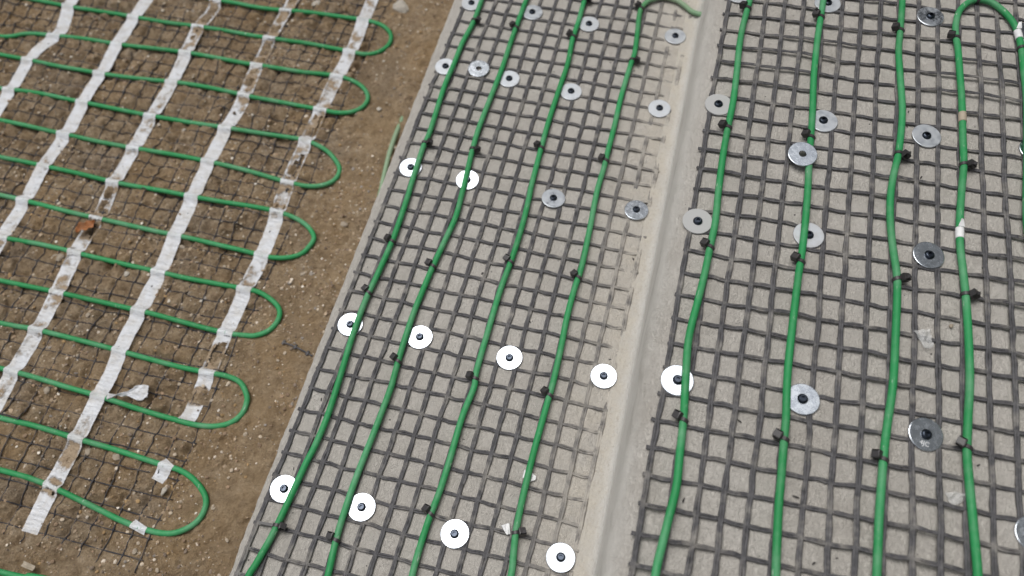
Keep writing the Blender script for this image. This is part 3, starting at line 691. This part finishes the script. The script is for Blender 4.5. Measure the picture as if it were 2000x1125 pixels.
def small_ribbon(name, centre, width, label, zadd=0, mat='tape', soil=.1):
    me = ribbon(centre, width, lambda y: np.full(len(np.atleast_1d(y)), soil), random.randint(900, 999), fray=.0012)
    return tag(add(name, me, M[mat]), label, 'tape')
bx, by = BITS['tape_bit_up']
small_ribbon('tape_piece', [(bx + .0025, by + .0062), (bx, by), (bx - .0035, by - .012), (bx - .005, by - .019)], .018, 'short white tape piece over the upper arm of the bottom loop')
bx, by = BITS['tape_bit_low']
small_ribbon('tape_piece', [(bx + .0015, by + .0052), (bx, by), (bx - .001, by - .0045)], .022, 'short white tape piece over the lower arm of the bottom loop')

# the earth itself
gx = axis(-14, -1.24, -.335, 14, .0015, 1.2)
gy = axis(-14, .0, 1.08, 14, .0015, 1.2)
X, Y = np.meshgrid(gx, gy)
Z = dirt_h(X, Y)
nx, ny = len(gx), len(gy)
# the cable presses its own bed: no soil above its middle
cp = dirt_pts[(dirt_pts[:, 0] > gx[2]) & (dirt_pts[:, 1] > gy[6])]
ix = np.searchsorted(gx, cp[:, 0]); iy = np.searchsorted(gy, cp[:, 1])
for dx in range(-4, 5):
    for dy in range(-4, 5):
        jx = np.clip(ix + dx, 0, nx - 1); jy = np.clip(iy + dy, 0, ny - 1)
        d = np.hypot(gx[jx] - cp[:, 0], gy[jy] - cp[:, 1])
        np.minimum.at(Z, (jy, jx), cp[:, 2] + np.where(d < .0055, .0004 + np.clip(d - CR, 0, 1) * 1.2, 9.))
# and the tape is pressed onto the soil
bp = np.vstack(BED); bp = bp[(bp[:, 0] > gx[2]) & (bp[:, 1] > gy[6])]
ix = np.searchsorted(gx, bp[:, 0]); iy = np.searchsorted(gy, bp[:, 1])
for dx in (-1, 0, 1):
    for dy in (-1, 0, 1):
        np.minimum.at(Z, (np.clip(iy + dy, 0, ny - 1), np.clip(ix + dx, 0, nx - 1)), bp[:, 2] - .0005)
V = np.stack([X, Y, Z], -1).reshape(-1, 3)
i = np.arange(ny - 1)[:, None] * nx; j = np.arange(nx - 1)[None, :]
F = np.stack([i + j, i + j + 1, i + nx + j + 1, i + nx + j], -1).reshape(-1, 4)
ground = add('ground', mesh_np('ground', V, F), M['dirt'])
tag(ground, 'brown sandy earth beside the concrete steps', kind='structure')


bed = np.vstack(BED); kb = kdtree.KDTree(len(bed))
for n_, q in enumerate(bed): kb.insert((q[0], q[1], 0), n_)
kb.balance()
# ------------------------------------------------------------------ plastic net in the earth
net = empty('plastic_net', (-.7, .5, DIRT), 'thin black plastic net half buried in the dirt under the looped cable', 'net')
inv = Matrix.Translation(-net.location)
def net_strand(P, seed, knots):
    n = len(P)
    r = .0008 * (1 + .25 * noise(np.arange(n) * .2, np.full(n, seed * 1.7), seed)) + .0009 * knots
    V, F = tube_vf(P, r, r * .8, 6)
    o = add('strand', mesh_np('strand', V, F), M['net'], net); o.matrix_parent_inverse = inv
def net_z(x, y):
    z = dirt_h(x, y) + .0009 + .0014 * fbm(x, y, .10, 2, 301)
    for q in range(len(x)):
        co_, idx, d = kb.find((x[q], y[q], 0))
        if d < .003: z[q] = min(z[q], bed[idx][2] - .0009)
    return z
for k in range(31):
    x = NET_X1 - k * PX
    y = np.arange(NET_Y0 - .012 * random.random() - .004, 1.07, .004)
    xx = x + .0016 * noise(y / .09, np.full(len(y), k * 3.3), 302) - .006 * (y - .5) * .0
    kn = smooth01(1 - np.abs((y - NET_Y0) / PY - np.round((y - NET_Y0) / PY)) / .12)
    net_strand(np.c_[xx, y, net_z(xx, y)], 400 + k, kn)
for k in range(41):
    y = NET_Y0 + k * PY
    x = np.arange(NET_X1 - 29 * PX - .005, NET_X1 + .004 + .006 * random.random(), .004)
    yy = y + .0018 * noise(x / .09, np.full(len(x), k * 4.1), 303)
    net_strand(np.c_[x, yy, net_z(x, yy)], 500 + k, 0 * x)


# ------------------------------------------------------------------ washers
r0, r1, th = .00375, .015, .0016
wprof = [(r0, 0.), (r0, th - .0002), (r0 + .0003, th), (r1 - .0006, th), (r1 - .0002, th - .00018), (r1, th - .0006), (r1 - .0001, .0001), (r1 - .0005, 0.), (r0, 0.)]
V, F = lathe(wprof, 72); WASH = mesh_np('washer', V, F, False); WASH.materials.append(M['zinc'])
def screw_mesh():
    bm = bmesh.new()
    seg = 24
    prof = [(.0043, 0), (.0043, .0006), (.0041, .0011), (.0034, .0020), (.0027, .0024)]
    rings = []
    for r, z in prof:
        rings.append([bm.verts.new((r * math.cos(2 * math.pi * q / seg), r * math.sin(2 * math.pi * q / seg), z)) for q in range(seg)])
    for A, B in zip(rings[:-1], rings[1:]):
        for q in range(seg): bm.faces.new((A[q], A[(q + 1) % seg], B[(q + 1) % seg], B[q]))
    def hexr(a, r=.0019):      # radius of a six-sided socket at angle a
        a = (a % (math.pi / 3)) - math.pi / 6; return r * math.cos(math.pi / 6) / math.cos(a)
    H1 = [bm.verts.new((hexr(2 * math.pi * q / seg) * math.cos(2 * math.pi * q / seg), hexr(2 * math.pi * q / seg) * math.sin(2 * math.pi * q / seg), .0024)) for q in range(seg)]
    H2 = [bm.verts.new((v.co.x, v.co.y, .0007)) for v in H1]
    for A, B in ((rings[-1], H1), (H1, H2)):
        for q in range(seg): bm.faces.new((A[q], A[(q + 1) % seg], B[(q + 1) % seg], B[q]))
    bm.faces.new(H2)
    me = bm_mesh('screw', bm); me.materials.append(M['screw'])
    return me
SCREW = screw_mesh()
colw = {0: [[4, 3, 2, 1, 0]], 1: []}
ordn = ['lowest', 'second from the bottom', 'third from the bottom', 'fourth from the bottom', 'topmost']
WCOL = {0: [[16, 12, 8, 4, 0], [17, 13, 9, 5, 1], [18, 14, 10, 6, 2], [19, 15, 11, 7, 3]],
        1: [[31, 28, 24, 20], [32, 29, 25, 21], [33, 30, 26, 22], [34, 27, 23]]}
cname = {0: ['by the outermost cable on the lower step', 'by the second cable on the lower step',
             'by the third cable on the lower step', 'beside the riser on the lower step'],
         1: ['along the front edge of the upper step', 'along the second cable of the upper step',
             'right of the third cable on the upper step', 'at the far right of the upper step']}
look = {28: 'dull dusty washer', 24: 'dull dusty washer', 33: 'stamped grey zinc washer', 26: 'patchy zinc washer', 29: 'dusty zinc washer', 11: 'shiny tilted zinc washer'}
dustv = {28: .95, 24: .9, 26: .38, 29: .55, 25: .35, 7: .42, 3: .4, 21: .45, 20: .5, 31: .12, 22: .2, 30: .02, 32: .15, 33: -.4, 2: .5, 0: .45, 1: .35, 4: .4, 5: .4, 6: .42, 10: .3, 19: .3, 14: .05}
tilt = {11: (-2, 1), 33: (4, 4), 30: (1, 2), 26: (2, 2), 9: (3, 0), 19: (-2, 1), 10: (-5, 3)}
wl = {}
for s in (0, 1):
    for c, idxs in enumerate(WCOL[s]):
        for q, w in enumerate(idxs):
            wl[w] = f"{look.get(w, 'zinc washer')} {cname[s][c]}, {ordn[q]}"
wash_obj = {}
for w, (x, y, s) in enumerate(WASHERS):
    base = (0, STEP)[s]
    e = empty('fixing_washer', (x, y, base + (.0011 if w not in tilt else .0018)), wl[w], 'washer', 'washers screwed down over the geogrids')
    tx, ty = tilt.get(w, (random.uniform(-1.2, 1.2), random.uniform(-1.2, 1.2)))
    e.rotation_euler = (math.radians(tx), math.radians(ty), 0 if w in tilt else random.uniform(0, 6.28))
    o = add('washer', WASH, None, e); o['dust'] = dustv.get(w, random.choice((0., .02, .06)))
    sc = add('screw', SCREW, None, e, (random.uniform(-.0004, .0004), random.uniform(-.0004, .0004), th + .0001))
    sc.rotation_euler = (0, 0, random.uniform(0, 1)); sc.scale = (1.1, 1.1, 1.15)
    wash_obj[w] = (e, o)
# stamped characters on one washer
cu = bpy.data.curves.new('stamp', 'FONT'); cu.body = '4JC'; cu.size = .0058; cu.extrude = .00006; cu.align_x = 'CENTER'; cu.align_y = 'CENTER'
tmp = bpy.data.objects.new('stamp', cu); COL.objects.link(tmp)
bpy.context.view_layer.update()
me = bpy.data.meshes.new_from_object(tmp.evaluated_get(bpy.context.evaluated_depsgraph_get()))
bpy.data.objects.remove(tmp, do_unlink=True)
st = add('stamped_mark', me, None, wash_obj[33][1], (-.0012, -.0088, th + .00013)); st.rotation_euler = (0, 0, math.radians(-10))
me.materials.clear(); me.materials.append(M['white'])
lx, ly = LOOSE[0]
o = tag(add('loose_washer', WASH, None, None, (lx, ly, .0032)), 'loose zinc washer with an open hole at top of the lower step', 'washer'); o.rotation_euler = (.03, .02, 0)
lx, ly = LOOSE[1]
o = tag(add('loose_washer', WASH, None, None, (lx, ly, STEP + .0088)), 'loose zinc washer resting on the second cable of the upper step', 'washer'); o.rotation_euler = (.07, -.01, .0)

# ------------------------------------------------------------------ zip ties
def tie_meshes():
    # strap: flat band round the cable in the XZ plane; head beside the cable at -X
    a = np.linspace(math.radians(160), math.radians(-200), 26)
    R = CR * .88 + .0003
    P = np.c_[R * 1.0 * np.cos(a), 0 * a, R * np.sin(a)]
    n = len(P); hw, tt = .00135, .00042
    V = []
    for q in range(n):
        rad = np.array([math.cos(a[q]), 0, math.sin(a[q])])
        for sx, sr in ((-1, -1), (1, -1), (1, 1), (-1, 1)):
            V.append(P[q] + np.array([0, sx * hw, 0]) + rad * (sr * tt))
    V = np.array(V); i = np.arange(n - 1)[:, None] * 4; j = np.arange(4)[None, :]; j2 = (j + 1) % 4
    F = np.stack([i + j, i + j2, i + 4 + j2, i + 4 + j], -1).reshape(-1, 4)
    strap = mesh_np('strap', V, F, False); strap.materials.append(M['tie'])
    bm = bmesh.new()
    bmesh.ops.create_cube(bm, size=1)
    for v in bm.verts: v.co = Vector((v.co.x * .0046, v.co.y * .0047, v.co.z * .0044))
    topf = [f for f in bm.faces if f.normal.z > .9]
    bmesh.ops.inset_individual(bm, faces=topf, thickness=.0012)
    topf = max(bm.faces, key=lambda f: (f.normal.z > .9) - f.calc_area() * 1e3)
    ret = bmesh.ops.extrude_face_region(bm, geom=[topf])
    bmesh.ops.translate(bm, vec=(0, 0, -.0034), verts=[v for v in ret['geom'] if isinstance(v, bmesh.types.BMVert)])
    bmesh.ops.delete(bm, geom=[topf], context='FACES')
    bmesh.ops.bevel(bm, geom=[e for e in bm.edges if e.calc_length() > .004], offset=.00025, segments=2, affect='EDGES')
    head = bm_mesh('head', bm); head.materials.append(M['tie'])
    bm = bmesh.new()
    bmesh.ops.create_cube(bm, size=1)
    for v in bm.verts: v.co = Vector((v.co.x * .0009, v.co.y * .0022, v.co.z * .0036 + .0018))
    tail = bm_mesh('tail', bm); tail.materials.append(M['tie'])
    return strap, head, tail
STRAP, HEAD, TAIL = tie_meshes()
TSH = {'M1': "lower step's outermost cable by the dirt", 'M2': "lower step's second cable from the dirt", 'M3': "lower step's third cable from the dirt",
       'M4': "lower step's cable nearest the riser", 'R1': "upper step's cable nearest its front edge", 'R2': "upper step's second cable",
       'R3': "upper step's third cable", 'R4': "upper step's hairpin cable"}
ORD = ['lowest', 'second lowest', 'third lowest', 'fourth lowest', 'fifth lowest', 'sixth lowest', 'seventh lowest']
rank = {}
for k in TSH:
    order = sorted([n_ for n_, t_ in enumerate(TIES) if t_[0] == k], key=lambda n_: TIES[n_][2])
    for q, n_ in enumerate(order): rank[n_] = q
for n_, (k, x, y, side) in enumerate(TIES):
    P = cable_path[k]
    d = np.hypot(P[:, 0] - x, P[:, 1] - y); q = int(np.clip(np.argmin(d), 2, len(P) - 3))
    t_ = Vector(P[q + 2] - P[q - 2]).normalized()
    if t_.y < 0: t_ = -t_
    lab = f"black zip tie on {TSH[k]}, {ORD[rank[n_]]} of its ties"
    if k == 'R4' and abs(x - TIES[35][1]) < 1e-6: lab = 'black zip tie at the crown of the hairpin bend on the upper step'
    if k == 'R4' and n_ == len(TIES) - 1: lab = 'black zip tie on the right arm of the hairpin cable, at the photo edge'
    e = empty('zip_tie', P[q], lab, 'zip tie', 'black zip ties on the step cables')
    yaw = math.atan2(-t_.x, t_.y) + random.uniform(-.12, .12) + (-.34 if side < 0 else .18)
    e.scale = (1.18, 1.3, 1.18)
    e.rotation_euler = (0, 0, yaw + (math.pi if side > 0 else 0))
    sp = add('strap', STRAP, None, e)
    hd = add('head', HEAD, None, e, (-CR - .0019, random.uniform(.0002, .0012), .0016 + random.uniform(0, .001)))
    hd.scale = (1.35, 1.22, 1.3); hd.rotation_euler = (random.uniform(-.15, .3), random.uniform(-.75, -.2), random.uniform(-.2, .2))
    if n_ in (31, 32, 36, 37) or n_ % 5 == 1:
        tl = add('tail', TAIL, None, e, (-CR - .0022, .001, .0042)); tl.rotation_euler = (random.uniform(-.5, .1), random.uniform(-1.2, -.6), 0)
    if n_ == 4:
        tl = add('tail', TAIL, None, e, (CR + .0002, 0, -.001)); tl.rotation_euler = (0, 1.45, 0); tl.scale = (1, 1, 3.6)

# ------------------------------------------------------------------ gravel, pebbles and small litter
ICO = bmesh.new(); bmesh.ops.create_icosphere(ICO, subdivisions=1, radius=1)
ico_v = np.array([v.co[:] for v in ICO.verts]); ico_f = np.array([[v.index for v in f.verts] for f in ICO.faces]); ICO.free()
def stones(n, x, y, z, r, seed):
    g = np.random.default_rng(seed)
    k = len(ico_v)
    jit = 1 + .32 * (g.random((n, k, 1)) - .5)
    sc = r[:, None, None] * np.stack([.75 + .5 * g.random(n), .75 + .5 * g.random(n), .5 + .35 * g.random(n)], -1)[:, None, :]
    a = g.random(n) * 6.283; c, s = np.cos(a), np.sin(a)
    V = ico_v[None] * jit * sc
    V = np.stack([V[..., 0] * c[:, None] - V[..., 1] * s[:, None], V[..., 0] * s[:, None] + V[..., 1] * c[:, None], V[..., 2]], -1)
    V += np.stack([x, y, z], -1)[:, None, :]
    F = (ico_f[None] + (np.arange(n) * k)[:, None, None]).reshape(-1, 3)
    return V.reshape(-1, 3), F
N = 42000
sx = rng.uniform(-1.22, -.35, N); sy = rng.uniform(.0, 1.07, N)
dens = fbm(sx, sy, .12, 3, 801) + rng.random(N) * 1.1
keep = dens > .2
dd = np.array([kd.find((a, b, 0))[2] for a, b in zip(sx, sy)])
sr = .0004 + .0022 * rng.random(N)**7 + .0007 * rng.random(N)
keep &= (dd > CR + sr * .7)
keep &= np.array([kb.find((a, b, 0))[2] > .0022 for a, b in zip(sx, sy)]) | (rng.random(N) < .06)
sx, sy, sr = sx[keep], sy[keep], sr[keep]; n = len(sx)
V, F = stones(n, sx, sy, dirt_h(sx, sy) + sr * .12, sr, 5)
gm = mesh_np('gravel', V, F, False)
pal = np.array([(.20, .14, .09), (.16, .11, .07), (.25, .19, .13), (.30, .25, .19), (.13, .10, .075), (.38, .33, .27), (.22, .145, .07), (.48, .44, .38), (.17, .15, .13)])
pi_ = rng.choice(len(pal), n, p=[.17, .14, .20, .16, .13, .07, .06, .025, .045])
tint = np.repeat(np.c_[pal[pi_] * rng.uniform(1.1, 1.8, (n, 1)), np.ones(n)], len(ico_v), axis=0)
ca = gm.color_attributes.new('tint', 'FLOAT_COLOR', 'POINT'); ca.data.foreach_set('color', tint.astype(np.float32).ravel())
tag(add('gravel', gm, M['gravel']), 'fine loose grit and gravel strewn over the dirt', 'gravel', kind='stuff')

PLAB = ['flat pale stone at the top of the dirt, right of the last tape strip', 'pale stone at top of the dirt left of the last tape strip', 'pale chip in bare sand right of the fourth loop',
        'cream pebble on the dirt left of the long tape strip', 'tan pebble beside the brown leaf, smaller left one', 'tan pebble beside the brown leaf, larger right one',
        'cream pebble inside the bottom loop', 'tan pebble between third and fourth tape strips low down', 'grey pebble beneath the upper arm of the bottom loop', 'small cream pebble below the bottom loop',
        'grey pebble right of the long tape strip near the fourth loop', 'small white pebble between third and fourth tape strips near the top', 'tan sliver of stone left of the curled tape scrap',
        'tan pebble right of the long tape strip at the second-last loop', 'small pale pebble right of the second loop', 'small tan pebble beneath the fourth loop', 'small grey pebble in bare sand below the fourth loop',
        'tiny pebble inside the fourth loop', 'tiny white pebble at bottom left below the loop']
for k, (x, y, d) in enumerate(PEB):
    bm = bmesh.new(); bmesh.ops.create_icosphere(bm, subdivisions=2, radius=1)
    g = np.random.default_rng(50 + k); ax = g.uniform(.7, 1.15, 3) * d * .00042; ax[2] *= .45
    for v in bm.verts:
        c = v.co; f = 1 + .22 * math.sin(c.x * 2.3 + k) * math.cos(c.y * 2.9 + k * 2) + .14 * math.sin(c.z * 4 + c.x * 3 + k)
        v.co = Vector((c.x * ax[0] * f, c.y * ax[1] * f * .8, c.z * ax[2] * f))
    me = bm_mesh('pebble', bm)
    o = add('pebble', me, M['pale_stone' if k in (0, 1, 3, 6, 11, 14) else 'stone'], None, (x, y, float(dirt_h(np.array(x), np.array(y))) + ax[2] * .45)); o.rotation_euler = (.1, .1, g.uniform(0, 6))
    tag(o, PLAB[k], 'pebble', 'pebbles on the dirt')

def sheet(name, pts_fn, nu, nv, mat, label, cat):
    u, v = np.meshgrid(np.linspace(0, 1, nu), np.linspace(0, 1, nv))
    V = pts_fn(u.ravel(), v.ravel())
    i = np.arange(nv - 1)[:, None] * nu; j = np.arange(nu - 1)[None, :]
    F = np.stack([i + j, i + j + 1, i + nu + j + 1, i + nu + j], -1).reshape(-1, 4)
    o = add(name, mesh_np(name, V, F), mat); tag(o, label, cat)
    md = o.modifiers.new('thickness', 'SOLIDIFY'); md.thickness = .0003
    return o
# curled tape scrap beside the fourth strip
bx, by = BITS['tape_scrap']
def scrap(u, v):
    t = u
    px = bx - .030 + t * .050; py = by - .012 + t * .012 + .006 * t * t
    w = .0035 + .0095 * smooth01((t - .5) / .32) - .003 * smooth01((t - .86) / .14) + .0028 * (1 - smooth01(t / .15))
    ang = .5 + 2.2 * smooth01((t - .08) / .4) + .5 * smooth01((t - .6) / .4)
    w = w * .78
    q = (v - .5) * 2 * w
    zz = DIRT + .0075 + .003 * np.sin(t * 3.0) + .0032 * noise(t * 6, v * 3.5, 88) + .0022 * np.abs(noise(t * 4 + v * 3, v * 5 - t * 6, 90))
    return np.c_[px + .42 * q * np.cos(ang) + .0012 * noise(v * 6, t * 7, 89), py - q * np.cos(ang), zz + q * np.sin(ang) * .3]
sheet('tape_scrap', scrap, 48, 17, M['tape'], 'curled white tape scrap sticking up from the second-last loop', 'tape scrap')
bx, by = BITS['corner_scrap']
def cscrap(u, v):
    return np.c_[bx + (u - .5) * .016, by + (v - .5) * .006 - (u - .5) * .002, DIRT + .008 + .0015 * np.sin(u * 5) + .001 * np.cos(v * 5)]
sheet('plastic_scrap', cscrap, 12, 6, M['beige'], 'small pale plastic scrap on the dirt at the bottom left corner', 'scrap')
# dry leaf
bx, by = BITS['leaf']
def leaf(u, v):
    t = (u - .5); w = np.sin(np.clip(u, .02, .98) * math.pi)**.8 * .0085 * (1 + .25 * np.sin(u * 19) * np.abs(v - .5) * 2)
    q = (v - .5) * 2
    a = math.radians(58)
    lx_ = t * .030; ly_ = q * w
    return np.c_[bx + lx_ * math.cos(a) - ly_ * math.sin(a), by + lx_ * math.sin(a) + ly_ * math.cos(a), DIRT + .006 + .0045 * np.abs(q)**1.3 + .003 * np.sin(u * 6)]
sheet('dry_leaf', leaf, 26, 13, M['leaf'], 'curled reddish brown dry leaf on the dirt by the third tape strip', 'leaf')

# film and paper scraps on the steps
def crumple(x, y, z, sx_, sy_, hgt, seed, ang=0.):
    def f(u, v):
        a = (u - .5) * sx_; b = (v - .5) * sy_ * (1 - .6 * u)
        return np.c_[x + a * math.cos(ang) - b * math.sin(ang), y + a * math.sin(ang) + b * math.cos(ang), z + hgt * (.5 + noise(u * 3 + seed, v * 3, seed)) + hgt * .5 * np.abs(noise(u * 7, v * 7 + seed, seed + 1))]
    return f
x, y = STEPBITS['clear_scrap']; sheet('film_scrap', crumple(x, y, STEP + .0025, .019, .016, .004, 3, -1.2), 16, 16, M['clear'], 'crumpled clear film scrap between two cables on the upper step', 'scrap')
x, y = STEPBITS['clear_scrap_b']; sheet('film_scrap', crumple(x, y, STEP + .0015, .016, .013, .003, 8, .4), 16, 16, M['clear'], 'crumpled clear film scrap left of the hairpin cable, low on the upper step', 'scrap')
x, y = STEPBITS['white_fleck']; sheet('plastic_scrap', crumple(x, y, .0035, .011, .009, .002, 5, -1.), 9, 9, M['white'], 'small white scrap beside the lowest tie near the riser', 'scrap')
x, y = STEPBITS['paper_a']; sheet('plastic_scrap', crumple(x + .0015, y, .0022, .008, .010, .001, 6, 0.), 9, 9, M['white'], 'small white scrap showing left of the cable nearest the riser', 'scrap')
x, y = STEPBITS['paper_b']; sheet('plastic_scrap', crumple(x, y, .0022, .005, .010, .001, 7, 0.), 9, 9, M['white'], 'small white scrap showing right of the cable nearest the riser', 'scrap')
x, y = STEPBITS['pebble']
V, F = stones(1, np.array([x]), np.array([y]), np.array([STEP + .0015]), np.array([.0022]), 4)
tag(add('pebble', mesh_np('pebble', V, F, False), M['stone']), 'small grey stone chip left of the hairpin cable on the upper step', 'pebble')
# tape wrapped round the hairpin cable
def wrap(x, y, length, mat, label, flap, seed):
    P = cable_path['R4']; d = np.hypot(P[:, 0] - x, P[:, 1] - y); q = int(np.argmin(d)); h_ = max(2, int(length / .003 / 2))
    Q = resample(P[q - h_:q + h_ + 1], .0012)
    n = len(Q); V, F = tube_vf(Q, CR + .0005 + .0003 * noise(np.arange(n) * .4, np.full(n, seed * 1.), seed), None, 14)
    parts = [(V, F)]
    if flap:
        T = (Q[-1] - Q[0]) / np.linalg.norm(Q[-1] - Q[0]); e0 = Q[0] if Q[0][1] > Q[-1][1] else Q[-1]
        w = np.array([T[1], -T[0], 0])
        Vf = []
        for a in np.linspace(0, 1, 7):
            for b in np.linspace(-1, 1, 5):
                Vf.append(e0 + np.array([0, 1, 0]) * (a * .007) + w * (b * .003 * (1 - .6 * a)) + np.array([0, 0, CR + .0008 + .003 * a + .0008 * b * a]))
        i = np.arange(6)[:, None] * 5; j = np.arange(4)[None, :]
        parts.append((np.array(Vf), np.stack([i + j, i + j + 1, i + 6 + j, i + 5 + j], -1).reshape(-1, 4)))
    V, F = merge(parts)
    tag(add('tape_band', mesh_np('tape_band', V, F), mat), label, 'tape')
wrap(*R4TAPE[0], .014, M['white'], 'torn white tape band round the hairpin cable, halfway down the upper step', True, 41)
wrap(*R4TAPE[1], .007, M['beige'], 'beige tape band round the hairpin cable near the top', False, 42)
wrap(*R4TAPE[2], .010, M['white'], 'white tape band on the hairpin cable at the top right corner', True, 43)

# clipped bits of yarn and crumbs lying on the treads
parts = []
g = np.random.default_rng(12)
fl = [(x, y, s, g.uniform(.001, .002)) for x, y, s in FLECKS]
for q in range(140):
    s = int(g.random() < .5)
    fl.append((g.uniform(-.33, .015) if s == 0 else g.uniform(.03, .40), g.uniform(.05, .98), s, g.uniform(.0003, .0009)))
for x, y, s, r in fl:
    z = (0, STEP)[s] + r * .35
    V, F = stones(1, np.array([x]), np.array([y]), np.array([z]), np.array([r]), int(g.integers(1e6)))
    if r > .001:
        c = np.array([x, y, z]); a = g.uniform(0, 3.1); dv = np.array([math.cos(a), math.sin(a), 0])
        V = c + (V - c) * .5 + dv * (((V - c) @ dv)[:, None] * .9)
    parts.append((V, F))
V, F = merge(parts)
tag(add('crumbs', mesh_np('crumbs', V, F, False), M['fleck']), 'dark crumbs and clipped yarn bits scattered over the steps', 'crumbs', kind='stuff')
# offcut of geogrid lying in the sand against the step
p = np.array(OFFCUT); P = resample(np.c_[p, dirt_h(p[:, 0], p[:, 1]) + .0022], .002)
V1 = tube_vf(P, .0011, .0009, 6)
parts = [V1]
for f in (.05, .45, .85):
    c = P[int(f * (len(P) - 1))]; d = np.array([.25, 1., 0]); d /= np.linalg.norm(d)
    parts.append(tube_vf(np.array([c - d * .0035, c, c + d * .0035]) + [0, 0, .0006], .0019, .0009, 6))
V, F = merge(parts)
tag(add('yarn_offcut', mesh_np('yarn_offcut', V, F), M['strand_up']), 'grey geogrid offcut in the sand against the lower step', 'offcut')

# ------------------------------------------------------------------ unseen walls added outside the view to darken the washer reflections
hw = empty('unseen_wall', (1.3, .5, STEP), 'unseen dark grey rendered house wall past the upper step, added for dark washer reflections', 'wall')
wm = simple('grey_render', (.22, .24, .245), .9, bump=.003, scale=120.)
def block(name, x0, x1, y0, y1, z0, z1, mat):
    bm = bmesh.new(); bmesh.ops.create_cube(bm, size=1)
    for v in bm.verts: v.co = Vector((x0 + (v.co.x + .5) * (x1 - x0), y0 + (v.co.y + .5) * (y1 - y0), z0 + (v.co.z + .5) * (z1 - z0)))
    bmesh.ops.bevel(bm, geom=bm.edges[:], offset=.008, segments=2, affect='EDGES')
    o = add(name, bm_mesh(name, bm), mat, hw); o.matrix_parent_inverse = Matrix.Translation(-hw.location)
block('wall', 1.30, 1.55, -3, 6, STEP - .02, 3.1, wm)
block('plinth', 1.27, 1.31, -3, 6, STEP - .02, STEP + .3, M['mortar'])
block('coping', 1.26, 1.58, -3.02, 6.02, 3.102, 3.16, wm)
hw = empty('unseen_wall', (-.6, 2.85, DIRT), 'unseen grey rendered wall across the far end of the steps, added to darken washer reflections', 'wall')  # added out of view so the upper washers mirror something darker than sky
w2 = simple('pale_grey_render', (.20, .215, .235), .9, bump=.003, scale=120.)
block('wall', -3.2, 1.295, 2.85, 3.1, DIRT - .1, 3.1, w2)
block('coping', -3.22, 1.25, 2.81, 3.14, 3.102, 3.16, w2)
